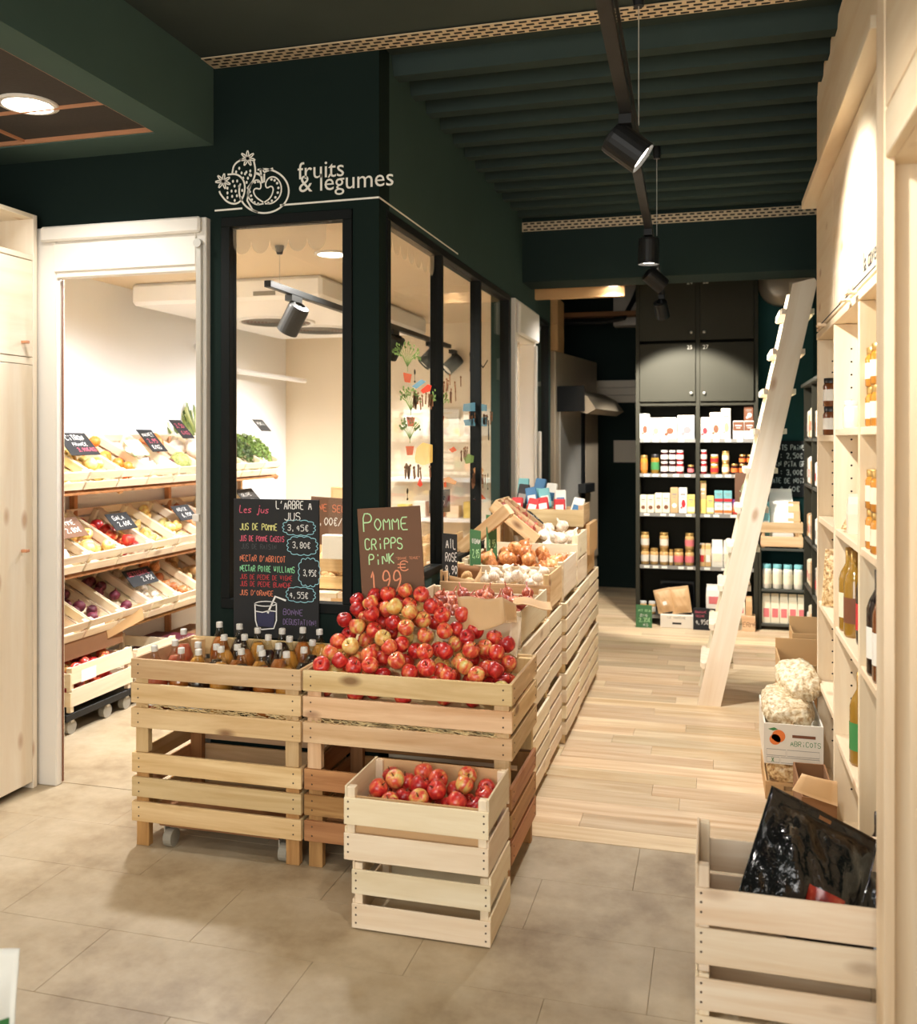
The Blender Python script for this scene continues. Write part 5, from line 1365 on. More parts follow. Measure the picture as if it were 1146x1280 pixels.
for ti, tier in enumerate(TIERS):
    for ci, (kind, r, n) in enumerate(tier):
        yc = 3.80 + ci * (CW + .010)
        lab = f'pale crate tipped forward, {ordn[ci]} from the doorway on the {tn[ti]} tier'
        c = small_crate(lab, -CD / 2, CD / 2, -CW / 2, CW / 2, 0, CHh, 'crate_pale', ends=0, nsl=2, base=.006, gap=.016, loc=(-3.396, yc, TZ[ti]), tilt=(0, TILT, 0), name='produce_crate', group='tipped crates on the produce rack')
        bpy.context.view_layer.update()
        mw = c.matrix_world.copy()
        grp = f'{NAME.get(kind, kind)} in {tn[ti]} tier crate {ci + 1}'
        if kind in NAME:
            fill(kind, mw, -.20, .20, -.125, .125, .014, .135 + .25 * r, r, n, f'{NAME[kind]} in {ordn[ci]} crate of the {tn[ti]} tier', grp, 100 + ti * 20 + ci, rv=.08)
        elif kind == 'squash':
            for k, (x, y_, z, rr, mt_) in enumerate(((-.10, -.02, .10, .085, 'squash_skin'), (.10, .05, .085, .07, 'cabbage_leaf'), (.10, -.075, .06, .05, 'beet_skin'))):
                cn = ('orange squash', 'green cabbage', 'purple cabbage')[k]
                o = inst(cn.replace(' ', '_'), shared(('sq', mt_), lambda: squash_me(mt_, .05, .85)), None, mw @ Vector((x, y_, z)), (.3, TILT, rp.uniform(0, 6)), rr)
                tag(o, f'{cn} in the {ordn[ci]} crate of the top tier', cn.split()[1])
                inst('stem', shared('sqstem', lambda: mesh_of(MB().tube([(0, 0, .55), (0, .03, .85), (.08, .05, 1.0)], .09, 6), 'stem', 'stem_brown')), o)
        elif kind == 'leek':
            for k in range(12):
                x, y_ = rp.uniform(-.14, .05), -.11 + .02 * k
                t = thing('leek', 'green and white leek standing in the top tier crate', 'leek', mw @ Vector((x, y_ * .9, .02)), (rp.uniform(-.35, .25), R(-35) + rp.uniform(-.2, .2), 0), 'leeks in the top tier')
                MB().lathe([(.012, 0), (.014, .02), (.013, .16), (.015, .20)], 8).build('shaft', 'turnip_skin', t, smooth=True)
                for q in range(4):
                    a = q * 1.57 + k; m_ = MB(); dx, dy = math.cos(a) * .05, math.sin(a) * .05
                    L = rp.uniform(.16, .26)
                    m_.bar((0, 0, .18), (dx, dy, .18 + L), .022, .003, (math.cos(a), math.sin(a), 0)); m_.build('leaf', 'leek_green', t)
        elif kind in ('carrot', 'parsnip'):
            for k in range(18):
                p = Vector((-.18 + rp.uniform(0, .05), -.11 + .22 * (k % 9) / 8, .035 + .028 * (k // 9)))
                o = inst(kind, shared(kind, lambda: root_me(kind + '_skin', 16)), None, mw @ p, (rp.uniform(-.06, .06), TILT + PI / 2 + rp.uniform(-.06, .06), rp.uniform(-.12, .12)), r)
                tag(o, f'{kind} lying down the slope in {ordn[ci]} crate of the middle tier', kind, grp)
        elif kind == 'herb':
            t = thing('herb_bunch', f"bushy bunch of green parsley in the {ordn[ci]} crate of the top tier", 'herbs', mw @ Vector((0, 0, .02)), (0, TILT, 0))
            m_ = MB(); rr = random.Random(ci)
            for k in range(900):
                a = rr.uniform(0, 6.28); u = rr.uniform(0, 1) ** .5; x, y_ = .19 * u * math.cos(a), .125 * u * math.sin(a)
                z = .05 + .13 * math.sqrt(max(0, 1 - u * u)) * rr.uniform(.55, 1.05)
                s = rr.uniform(.008, .016); v1 = Vector((rr.gauss(0, 1), rr.gauss(0, 1), rr.gauss(0, .6))).normalized(); v2 = v1.orthogonal().normalized()
                n_ = len(m_.v); c_ = Vector((x, y_, z))
                m_.v += [tuple(c_ - v1 * s), tuple(c_ + v2 * s * .7), tuple(c_ + v1 * s), tuple(c_ - v2 * s * .7)]; m_.f.append((n_, n_ + 1, n_ + 2, n_ + 3))
            tag(m_.build('leaves', 'herb_green', t), kind='stuff')
            MB().lathe([(.02, 0), (.06, .05), (.10, .08), (.0005, .11)], 12, cap=False).build('stalks', 'herb_green', t)
# cards on the rack
def rack_card(ti, y_, up, label, wd, ht, lines, mat='chalkboard', rz=90, dz=0.0):
    c = TZ[ti]; a = Matrix.Translation((-3.396, y_, c)) @ Matrix.Rotation(TILT, 4, 'Y')
    p = a @ Vector((up, 0, .15 + dz))
    return card('price_card', label, p, wd, ht, mat, lines, (R(-42), 0, R(rz)), th=.004)
rack_card(0, 4.30, .10, 'black chalk card for lemons on the top tier near the doorway', .24, .16, [('CiTRON', .05, .105, .035, 'chalk_white', .15), ('FRANCE', .07, .065, .022, 'chalk_white', .12), ('3,90€/KG', .08, .025, .026, 'chalk_pink', .15)])
rack_card(0, 4.78, .12, 'mint green price card lying on the oranges', .15, .12, [('2,50€', .02, .04, .03, 'chalk_white', .10)], 'chalk_green')
rack_card(0, 5.02, .08, 'dark price card standing before the turnips on the top tier', .16, .18, [('NAVET', .02, .12, .03, 'chalk_white', .12), ('2,95', .03, .07, .03, 'chalk_pink', .10), ('€/KG', .03, .02, .03, 'chalk_white', .09)])
rack_card(0, 5.38, .02, 'dark price card with pink chalk beside the orange squash', .14, .16, [('3,50', .02, .09, .035, 'chalk_pink', .10), ('€/KG', .03, .03, .03, 'chalk_pink', .09)], dz=.06)
rack_card(1, 4.22, .10, 'brown price card beside the melons on the middle tier', .20, .13, [('POMME', .03, .08, .03, 'chalk_white', .13), ('2,80€', .05, .03, .03, 'chalk_white', .12)], 'brownboard')
rack_card(1, 4.66, .10, 'dark price card on the red apples of the middle tier', .20, .12, [('GALA', .04, .07, .03, 'chalk_white', .11), ('2,60€', .05, .025, .03, 'chalk_white', .12)])
rack_card(1, 5.32, .10, 'dark price card on the yellow apples of the middle tier', .20, .12, [('NOIX', .04, .07, .03, 'chalk_white', .11), ('6,90€', .05, .025, .03, 'chalk_white', .12)])
rack_card(2, 4.86, .09, 'dark price card with pink chalk on the bottom tier', .26, .12, [('BETTERAVE', .03, .07, .03, 'chalk_pink', .20), ('2,95€', .12, .025, .03, 'chalk_white', .12)])
rack_card(0, 6.50, -.02, 'small dark price card stuck in the parsley', .16, .12, [('PERSiL', .02, .06, .03, 'chalk_white', .12)], dz=.10)
rack_card(1, 6.30, .05, 'dark price card at the far end of the middle tier', .26, .16, [('OLIVE', .04, .09, .03, 'chalk_white', .14), ('4,20', .06, .03, .03, 'chalk_white', .12)])
# crates on rollers under the rack
fc = small_crate('pale crate with a label on a roller base below the rack', -.19, .19, -.26, .26, 0, .20, 'crate_pale', ends=.03, nsl=2, loc=(-3.31, 4.28, .115), name='floor_crate')
board('label_patch', .1905, .1912, -.18, -.06, .14, .2, 'white_paper', fc, 0)
ro = thing('roller_base', 'black wheeled base under the lowest crates of the rack', 'roller', (-3.31, 4.4, 0))
board('deck', -.18, .18, -.40, .75, .075, .11, 'black_metal', ro)
for x in (-.13, .15):
    for yy in (-.34, -.05, .12, .65):
        MB().cyl((x - .016, yy, .036), (x + .016, yy, .036), .036, 16).build('wheel', 'rubber', ro); MB().box(x - .02, x + .02, yy - .012, yy + .012, .06, .076).build('caster_fork', 'alu', ro)
fill('red_apple', I4, -3.48, -3.15, 4.06, 4.50, .153, .31, .036, 40, 'red apple in the low crate on rollers', 'apples in the roller crate', 61)
fc2 = small_crate('second pale crate on the roller base, farther from the doorway', -.19, .19, -.2, .2, 0, .18, 'crate_pale', ends=.02, nsl=2, loc=(-3.32, 4.79, .115), name='floor_crate')
cbx2 = thing('cardboard_box', 'brown cardboard box with open flap above the roller crate', 'box', (-3.33, 4.33, .352))
board('box_body', -.17, .12, -.28, .25, 0, .11, 'cardboard_dark', cbx2, .003)
f2 = MB().bar((.12, .10, .10), (.17, .36, .16), .004, .10, (0, 0, 1)); f2.build('box_flap', 'cardboard', cbx2)
tag(board('cardboard_box', -3.5, -3.16, 5.35, 5.75, .002, .22, 'cardboard_dark', None, .004), 'closed brown cardboard box on the floor under the rack', 'box')
tag(board('red_sack', -3.5, -3.15, 5.06, 5.33, .001, .26, 'beet_skin', None, .04), 'dark red net sack on the floor under the rack', 'sack')
# table with crates behind the glass
tb = thing('display_table', 'pale wooden display table inside the glazed produce room', 'table', (-1.9, 5.2, 0))
for k in range(5): board('top_board', -.42 + .168 * k, -.42 + .168 * k + .16, -.85, .85, .70, .725, 'crate_pale', tb)
for x in (-.36, .36):
    for yy in (-.78, .78): board('leg', x - .03, x + .03, yy - .03, yy + .03, 0, .699, 'crate_tan', tb)
for i, (yc, kind, r, n, lab) in enumerate(((4.60, 'potato', .034, 45, 'table crate of potatoes nearest the front window'), (5.00, 'garlic_bulb', .034, 45, 'table crate of garlic in the middle of the display table'), (5.42, 'potato', .036, 40, 'table crate of potatoes at the far end of the display table'))):
    small_crate(lab, -2.1, -1.50, yc - .18, yc + .18, .7265, .16, 'crate_tan', ends=.04, nsl=2, base=.008, name='table_crate')
    fill(kind, I4, -2.08, -1.52, yc - .165, yc + .165, .742, .91, r, n, f"{'potato' if kind == 'potato' else 'garlic bulb'} in the {('first', 'second', 'third')[i]} crate on the display table", f'produce in table crate {i + 1}', 70 + i)
card('price_card', 'brown paper sign with a per kilo price behind the juice chalkboard', tuple(at(416, 682, y=4.36)), .26, .24, 'brownboard', [('ONE SELF', .02, .17, .035, 'chalk_orange', .20), ('1,00€/KG', .03, .10, .04, 'chalk_white', .20)], (0, R(3), 0))
wx = at(418, 690, y=4.33).x
tag(board('white_crate', wx - .06, wx + .2, 4.31, 4.41, .90, 1.02, 'card_white', None, .004), 'plain white box behind the juice chalkboard inside the glass', 'box')
card('price_card', 'dark chalk card hung above the garlic inside the aisle glass', (-1.50, 5.08, 1.08), .16, .13, 'chalkboard', [('2,50', .02, .04, .03, 'chalk_white', .10)], (0, 0, R(60)))
kbx = thing('tall_carton', 'tall brown carton on the rack end seen through the front window', 'carton', (-2.6, 6.55, 0))
board('body', -.14, .14, -.12, .12, 0, 1.14, 'cardboard', kbx, .003); board('printed_face', -.12, .12, -.1206, -.1202, .9, 1.12, 'kraft', kbx, 0)
# back wall shelves of the produce room
bs = thing('wall_shelf', 'white wall shelves with pasted sheets on the produce room back wall', 'shelf', (-2.1, 7.4, 0))
for z in (1.18, .86): board('shelf_board', -.45, .55, -.22, .015, z - .03, z, 'cold_white', bs)
for k, x in enumerate((-.40, -.14, .12, .34)): board('pasted_sheet', x, x + .22, -.004, .015, 1.52, 1.74, 'white_paper', bs, 0)
dm = MB()
for x, z in ((-.3, 1.63), (-.05, 1.63), (.2, 1.63), (.44, 1.66)):
    dm.disc(x, z, .05, 14); dm.ribbon([(x - .07, z + .07), (x + .07, z + .08)], .01)
dm.build('fruit_prints', 'ink_cream', bs, (0, -.0052, 0))
for k in range(7):
    x = -2.5 + k * .14; h_ = .10 + .03 * (k % 3)
    tag(board('carton', x, x + .10, 7.24, 7.34, .861, .861 + h_, ('ink_yellow', 'card_white', 'ink_orange', 'crate_pale')[k % 4], None, .003), f'{ordn[k]} small carton from the left on the lower back wall shelf', 'carton')

# ================================================================== RIGHT SIDE: BAGS AND BOXES
small_crate('pale crate under the crate of black bags', -.045, .425, 2.345, 2.645, 0, .19, 'crate_white', ends=.012, nail=True, base=.02, gap=.014)
bcr = small_crate('pale crate with glossy black bags beside the pine shelving', -.045, .420, 2.342, 2.648, .205, .205, 'crate_white', ends=.055, nail=True, base=.02, gap=.008)
def pouch(name, label, loc, rot, W, Hh, T, mat, seed, notch=True, cat='bag', print_mat=None, prect=None, amp=.012, seal=.10):
    """filled plastic pouch: flat sealed edges, swollen middle, creases"""
    rr = random.Random(seed); t = thing(name, label, cat, loc, rot)
    nx, nz = 26, 30; ph = [rr.uniform(0, 6) for _ in range(8)]
    def thick(u, v):
        a = max(0, min(1, (u - .04) / .25)) * max(0, min(1, (.96 - u) / .25)); b_ = max(0, min(1, (v - .02) / .25)) * max(0, min(1, (1 - seal - v) / .30))
        return T / 2 * (a * b_) ** .6
    def cr(u, v, s):
        return amp * (math.sin(9 * u + 7 * v + ph[0]) * math.sin(6 * v - 5 * u + ph[1]) + .6 * math.sin(19 * u + ph[2] + 3 * v) * math.sin(13 * v + ph[3]) + .35 * math.sin(31 * (u + v * .6) + ph[4])) * min(1, 30 * thick(u, v) + .15)
    mb = MB()
    for s in (-1, 1):
        for j in range(nz + 1):
            for i in range(nx + 1):
                u, v = i / nx, j / nz
                mb.v.append(((u - .5) * W, s * (thick(u, v) + .0012) + cr(u, v, s), v * Hh))
    A = (nx + 1) * (nz + 1); ix = lambda i, j, s: s * A + j * (nx + 1) + i
    for j in range(nz):
        for i in range(nx):
            if notch and j == nz - 2 and abs(i - nx // 2) <= 1: continue
            mb.f.append((ix(i, j, 0), ix(i + 1, j, 0), ix(i + 1, j + 1, 0), ix(i, j + 1, 0))); mb.f.append((ix(i, j, 1), ix(i, j + 1, 1), ix(i + 1, j + 1, 1), ix(i + 1, j, 1)))
    for j in range(nz):
        for i in (0, nx): mb.f.append((ix(i, j, 0), ix(i, j + 1, 0), ix(i, j + 1, 1), ix(i, j, 1)))
    for i in range(nx):
        for j in (0, nz): mb.f.append((ix(i, j, 0), ix(i + 1, j, 0), ix(i + 1, j, 1), ix(i, j, 1)))
    mb.build('pouch', mat, t, smooth=True)
    if print_mat:
        u0, u1, v0, v1 = prect; p = MB(); k = 10
        for j in range(k + 1):
            for i in range(k + 1):
                u, v = u0 + (u1 - u0) * i / k, v0 + (v1 - v0) * j / k
                p.v.append(((u - .5) * W, -(thick(u, v) + .0026) + cr(u, v, -1), v * Hh))
        for j in range(k):
            for i in range(k): p.f.append((j * (k + 1) + i, j * (k + 1) + i + 1, (j + 1) * (k + 1) + i + 1, (j + 1) * (k + 1) + i))
        p.build('window_print', print_mat, t, smooth=True)
    return t
pouch('black_bag', 'glossy black sealed bag with red print lying in the right front crate', (.175, 2.40, .285), (R(-34), R(25), R(4)), .29, .325, .10, 'black_plastic', 3, True, print_mat='red_print', prect=(.48, .78, .16, .40), amp=.010)
pouch('black_bag', 'second glossy black bag under the first, at the pine frame', (.29, 2.44, .26), (R(-58), R(4), R(-12)), .24, .26, .08, 'black_plastic', 8, False, print_mat='red_print', prect=(.1, .5, .1, .35))
# boxes and bags of cereal standing along the shelving
def open_box(label, x0, x1, y0, y1, z0, h, mat, name='open_box', hole=False, flaps=True):
    t = thing(name, label, 'box', ((x0 + x1) / 2, (y0 + y1) / 2, z0)); W, D = (x1 - x0) / 2, (y1 - y0) / 2
    if hole:
        board('box_side', -W, W, -D, -D + .006, 0, h * .55, mat, t, 0); board('box_side', -W, W, -D, -D + .006, h * .8, h, mat, t, 0)
        board('box_side', -W, -W * .35, -D, -D + .006, h * .55 + .0005, h * .8 - .0005, mat, t, 0); board('box_side', W * .35, W, -D, -D + .006, h * .55 + .0005, h * .8 - .0005, mat, t, 0)
    else: board('box_side', -W, W, -D, -D + .006, 0, h, mat, t, 0)
    board('box_side', -W, W, D - .006, D, 0, h + (.05 if flaps else 0), mat, t, 0)
    for s in (-1, 1): board('box_side', *sorted((s * W, s * (W - .006))), -D + .0065, D - .0065, 0, h, mat, t, 0)
    board('box_bottom', -W + .007, W - .007, -D + .007, D - .007, 0, .006, mat, t, 0)
    return t
open_box('open pale box with handle hole at the base of the cereal stack', .205, .428, 4.09, 4.50, 0, .075, 'cardboard', hole=True, flaps=False)
def lumpbag(label, loc, rot, sc, mat, seed, name='cereal_bag'):
    """slack clear bag of cereal: lumpy cushion with a gathered corner"""
    rr = random.Random(seed); t = thing(name, label, 'bag', loc, rot)
    bm = bmesh.new(); bmesh.ops.create_icosphere(bm, subdivisions=4, radius=1)
    ph = [rr.uniform(0, 6) for _ in range(9)]
    for v in bm.verts:
        c = v.co.copy(); q = Vector((math.copysign(abs(c.x) ** .62, c.x), math.copysign(abs(c.y) ** .62, c.y), math.copysign(abs(c.z) ** .85, c.z)))
        k = 1 + .05 * math.sin(4 * c.x + ph[0]) * math.sin(5 * c.y + ph[1]) + .03 * math.sin(11 * c.x + 7 * c.z + ph[2]) + .025 * math.sin(15 * c.y - 9 * c.x + ph[3]) + .02 * math.sin(27 * c.x + ph[4]) * math.sin(25 * c.y + ph[5])
        v.co = Vector((q.x * sc[0], q.y * sc[1], q.z * sc[2])) * k
        v.co.z = max(v.co.z, -sc[2] * .75)
    me = bpy.data.meshes.new('bag'); bm.to_mesh(me); bm.free()
    for p in me.polygons: p.use_smooth = True
    me.materials.append(M[mat]); inst('bag_body', me, t)
    m_ = MB().bar((sc[0] * .3, -sc[1] * .95, 0), (sc[0] * .1, -sc[1] * 1.15, .01), .003, .03); m_.build('sealed_edge', mat, t)
    return t
lumpbag('clear bag of golden cereal bulging below the printed apricot box', (.315, 4.15, .108), (0, 0, 0), (.100, .07, .046), 'flakes', 12)
pb_ = open_box('white printed fruit box with an orange apricot on its front', .198, .428, 4.06, 4.50, .160, .165, 'paper_print', name='printed_box', flaps=False)
pr = MB(); D_ = -.22
def pf(mb, mat, name='print'): return mb.build(name, mat, pb_, (0, D_ - .0006, 0))
pf(MB().disc(-.058, .115, .026, 18).disc(-.072, .10, .022, 16), 'ink_orange', 'apricot_print'); pf(MB().disc(-.078, .108, .008, 10), 'ink_brown', 'stone_print')
pf(MB().poly([(-.10, .142), (-.075, .15), (-.06, .142), (-.08, .136)]), 'ink_green', 'leaf_print'); pf(MB().poly([(-.005, .112), (.085, .112), (.085, .124), (-.005, .124)]), 'ink_brown', 'handle_slot')
chalk_into(MB(), 'ABRiCOTS', -.012, .078, .02, width=.12).build('lettering', 'ink_green', pb_, (0, D_ - .0006, 0))
fr = MB()
for a in ((-.105, -.03, .035, .060), (-.025, .10, .035, .060), (-.105, -.055, .006, .028), (-.05, .10, .006, .028)):
    fr.ribbon([(a[0], a[2]), (a[1], a[2]), (a[1], a[3]), (a[0], a[3])], .002, True)
fr.build('print_frames', 'ink_grey', pb_, (0, D_ - .0006, 0)); chalk_into(MB(), 'X', -.085, .009, .016, wd=.003).build('lettering', 'ink_green', pb_, (0, D_ - .0006, 0))
lumpbag('clear bag of pale puffed cereal slumped in the apricot box', (.30, 4.25, .345), (R(10), R(4), 0), (.105, .16, .065), 'flakes_white', 14)
lumpbag('upper clear bag of pale cereal on top of the apricot box', (.355, 4.33, .445), (R(18), R(-14), R(10)), (.085, .13, .055), 'flakes_white', 17)
open_box('tall tan box with handle hole behind the cereal bags', .298, .60, 4.64, 5.0, 0, .44, 'cardboard', hole=True)
open_box('farther tan box with handle hole by the dark shelves', .386, .66, 5.08, 5.30, 0, .50, 'cardboard', hole=True)
cfl = open_box('brown cardboard box with a drooping flap at the foot of the pine shelving', .305, .425, 3.60, 3.98, 0, .20, 'cardboard_dark', flaps=False)
sheet('drooping_flap', None, None, [[Vector(p) for p in r_] for r_ in patch((-.095, -.215, .23), (.06, -.21, .185), (-.06, -.205, .29), (.06, -.20, .27), 6, (0, -.01, 0))], 'kraft', .003, cfl)
# sack corner at the lower left edge
sk = pouch('paper_sack', 'white and green sack corner at the lower left picture edge', (-1.535, 1.50, 0), (R(-4), R(2), R(20)), .36, .47, .16, 'card_white', 23, False, print_mat='ink_green', prect=(.3, .97, .12, .72), cat='sack')

# ================================================================== GOODS
def jar_me(r, h, cm): return mesh_of(MB().lathe([(.0005, 0), (r * .92, 0), (r, r * .12), (r, h * .72), (r * .86, h * .82), (.0005, h * .82)], 14, cap=False), 'contents', cm)
def lid_me(r, h, lm): return mesh_of(MB().lathe([(r * .88, h * .825), (r * .90, h * .99), (r * .84, h), (.0005, h)], 14, cap=False), 'lid', lm)
def jlab_me(r, h, m_): return mesh_of(MB().lathe([(r * 1.012, h * .2), (r * 1.012, h * .6)], 14, cap=False), 'label', m_)
def jar(label, loc, r, h, cm, lm='cap_gold', lab='card_white', name='jar'):
    t = thing(name, label, 'jar', loc)
    inst('contents', shared(('jc', r, h, cm), lambda: jar_me(r, h, cm)), t); inst('lid', shared(('jl', r, h, lm), lambda: lid_me(r, h, lm)), t)
    if lab: inst('label', shared(('jb', r, h, lab), lambda: jlab_me(r, h, lab)), t)
    return t
def carton(label, x0, x1, y0, y1, z0, h, mat, art, name='carton', shape='blob', cat='carton'):
    t = thing(name, label, cat, ((x0 + x1) / 2, y0, z0)); W = (x1 - x0) / 2
    board('carton_body', -W, W, 0, y1 - y0, 0, h, mat, t, .003)
    m_ = MB()
    if shape == 'blob': m_.disc(W * .15, h * .38, W * .5, 12, h * .16); m_.disc(-W * .35, h * .22, W * .25, 10)
    elif shape == 'band': m_.poly([(-W * .98, h * .1), (W * .98, h * .1), (W * .98, h * .36), (-W * .98, h * .36)])
    elif shape == 'half': m_.poly([(-W * .98, h * .45), (W * .98, h * .45), (W * .98, h * .95), (-W * .98, h * .95)])
    elif shape == 'dot': m_.disc(0, h * .3, W * .6, 14)
    m_.build('print', art, t, (0, -.0006, 0))
    tx = MB(); tx.ribbon([(-W * .6, h * .74), (W * .6, h * .74)], h * .06); tx.ribbon([(-W * .4, h * .62), (W * .4, h * .62)], h * .03)
    tx.build('print_lines', 'ink_grey' if shape != 'half' else 'card_white', t, (0, -.0009, 0))
    return t
def bag(label, x0, x1, y0, z0, h, mat, art=None, name='food_bag', tilt=0.0, T=.05):
    t = thing(name, label, 'bag', ((x0 + x1) / 2, y0 + T / 2, z0), (R(tilt), 0, 0)); W = (x1 - x0) / 2
    m_ = MB(); L = [(1, .96, 0), (1.0, 1.0, .08), (1.02, 1.0, .5), (.98, .7, .75), (.92, .12, .93), (.95, .08, 1)]
    for (a, b_, zz) in L: m_.v += [(-W * a, -T / 2 * b_, h * zz), (W * a, -T / 2 * b_, h * zz), (W * a, T / 2 * b_, h * zz), (-W * a, T / 2 * b_, h * zz)]
    for k in range(len(L) - 1):
        for i in range(4): j = (i + 1) % 4; m_.f.append((k * 4 + i, k * 4 + j, k * 4 + 4 + j, k * 4 + 4 + i))
    m_.f += [(3, 2, 1, 0), tuple(range(len(L) * 4 - 4, len(L) * 4))]
    m_.build('bag_body', mat, t, smooth=False)
    if art: MB().poly([(-W * .7, h * .2), (W * .7, h * .2), (W * .7, h * .5), (-W * .7, h * .5)]).build('bag_label', art, t, (0, -T / 2 - .0012, 0))
    return t
YG = YB + .03
X7 = lambda px: at(px, 600, y=YG).x
def zz(px0, px1): return X7(780 + px0 / 4.584), X7(780 + px1 / 4.584)
PXM = 7.6 / 1169 / 4.584           # metres per zoom pixel at the back cabinet
SN = {1.494: 'fourth', 1.214: 'third', .897: 'second', .475: 'first', .075: 'floor'}
cnt = {}
def nth(key):
    cnt[key] = cnt.get(key, 0) + 1; return ordn[cnt[key] - 1] if cnt[key] <= 10 else f'{cnt[key]}th'
z = 1.4945
for a, b_, h, mat, art, shp, desc in ((88, 143, 145, 'card_white', 'ink_brown', 'blob', 'white carton with brown fruit print'), (144, 210, 122, 'card_white', 'ink_yellow', 'blob', 'white carton with yellow fruit print'), (213, 300, 122, 'card_white', 'ink_brown', 'blob', 'broad white carton with small print'),
        (306, 402, 135, 'card_white', 'ink_pink', 'blob', 'wide bright white carton'), (430, 488, 122, 'card_white', 'ink_red', 'blob', 'white carton with red fruit print'), (490, 553, 150, 'ink_cream', 'ink_brown', 'blob', 'cream carton with brown lettering'),
        (556, 610, 172, 'ink_cream', 'ink_yellow', 'blob', 'tallest cream carton'), (624, 685, 102, 'card_white', 'ink_brown', 'half', 'low brown and white carton'), (688, 748, 102, 'card_white', 'ink_brown', 'half', 'low brown and white carton')):
    x0, x1 = zz(a, b_); carton(f"{desc}, {nth('u')} from left on the upper shelf", x0, x1, YG, YG + .09, z, h * PXM, mat, art, shape=shp)
x0, x1 = zz(688, 740); carton('small dark brown carton stacked at the right end of the upper shelf', x0, x1, YG, YG + .08, z + 103 * PXM, 80 * PXM, 'ink_brown', 'card_white')
z = 1.2145
for a, b_, h, cm, lm, lab, desc, st in ((90, 135, 105, 'honey', 'cap_gold', 'ink_orange', 'round honey bottle jar', 0), (150, 202, 110, 'oil_gold', 'cap_black', 'ink_green', 'green labelled jar', 0), (207, 252, 70, 'jam_dark', 'cap_white', 'card_white', 'white labelled jam jar', 1), (254, 296, 70, 'jam_dark', 'cap_white', 'card_white', 'white labelled jam jar', 1), (297, 342, 70, 'jam_red', 'cap_white', 'card_white', 'red jam jar', 1), (362, 402, 50, 'jam_dark', 'cap_gold', 'ink_pink', 'low dark jam jar', 0),
        (432, 476, 72, 'jam_red', 'cap_white', 'card_white', 'white and red jam jar', 1), (494, 542, 58, 'honey', 'cap_white', 'ink_red', 'honey jar with red label', 1), (560, 605, 68, 'jar_tan', 'cap_gold', 'ink_cream', 'tan spread jar', 1), (612, 655, 58, 'jam_dark', 'cap_gold', 'ink_orange', 'squat dark jar', 0), (658, 700, 58, 'jam_dark', 'cap_gold', 'ink_orange', 'squat dark jar', 1), (703, 745, 58, 'jam_dark', 'cap_gold', 'ink_orange', 'squat dark jar', 1)):
    x0, x1 = zz(a, b_); r = (x1 - x0) / 2 * .95; k = nth('j')
    jar(f'{desc}, {k} from left on the jam shelf', ((x0 + x1) / 2, YG + r, z), r, h * PXM, cm, lm, lab)
    if st: jar(f'{desc} stacked on the {k} one of the jam shelf', ((x0 + x1) / 2, YG + r, z + h * PXM + .0005), r, h * PXM * .9, cm, lm, lab)
z = .8975
for a, b_, h, mat, art, shp, desc in ((90, 128, 100, 'ink_cream', 'ink_brown', 'dot', 'narrow cream carton with brown dot'), (131, 172, 100, 'ink_cream', 'ink_brown', 'dot', 'narrow cream carton with brown dot'), (176, 217, 112, 'ink_cream', 'ink_brown', 'dot', 'narrow cream carton with brown dot'), (219, 262, 112, 'ink_cream', 'ink_brown', 'dot', 'narrow cream carton with brown dot'),
        (265, 310, 145, 'kraft', 'card_white', 'dot', 'brown and white tall carton'), (313, 360, 145, 'card_white', 'ink_red', 'blob', 'white carton with red fruit'), (362, 405, 105, 'ink_yellow', 'ink_cream', 'band', 'plain yellow carton'), (430, 470, 185, 'ink_yellow', 'kraft', 'half', 'tall yellow carton'), (473, 514, 100, 'ink_yellow', 'ink_cream', 'band', 'low yellow carton'),
        (518, 566, 62, 'card_white', 'ink_orange', 'band', 'teal topped small carton'), (570, 618, 62, 'card_white', 'ink_orange', 'band', 'teal topped small carton'), (622, 670, 40, 'ink_orange', 'ink_red', 'band', 'orange small carton')):
    x0, x1 = zz(a, b_); carton(f"{desc}, {nth('c')} from left on the carton shelf", x0, x1, YG, YG + .10, z, h * PXM, mat, art, shape=shp)
for i, (a, b_, m_, dn) in enumerate(((518, 566, 'ink_teal', 'left'), (570, 618, 'ink_teal', 'right'))):
    x0, x1 = zz(a, b_); carton(f'teal small carton stacked on its {dn} twin on the carton shelf', x0, x1, YG, YG + .09, z + 62.5 * PXM, 68 * PXM, m_, 'ink_red', shape='band')
x0, x1 = zz(622, 668); carton('purple small carton stacked on the orange one', x0, x1, YG, YG + .09, z + 40.5 * PXM, 42 * PXM, 'ink_purple', 'ink_pink', shape='band')
z = .4755
for a, b_, h, cm, lab, desc, st in ((92, 143, 92, 'jar_tan', 'jar_white', 'beige spread jar', 1), (146, 196, 92, 'jar_tan', 'jar_white', 'beige spread jar', 0), (201, 254, 92, 'jar_tan', 'jar_white', 'beige spread jar', 1), (256, 281, 90, 'jar_tan', 'jar_white', 'slim beige jar', 0), (283, 340, 92, 'jar_tan', 'ink_pink', 'pink labelled jar', 0), (347, 402, 92, 'jar_tan', 'ink_pink', 'pink labelled jar', 1)):
    x0, x1 = zz(a, b_); r = (x1 - x0) / 2 * .97; k = nth('s')
    jar(f'{desc}, {k} from left on the lower jar shelf', ((x0 + x1) / 2, YG + r, z), r, h * PXM, cm, 'cap_gold', lab)
    if st: jar(f'{desc} stacked on the {k} one of the lower jar shelf', ((x0 + x1) / 2, YG + r, z + h * PXM + .0005), r, h * PXM, cm, 'cap_gold', lab)
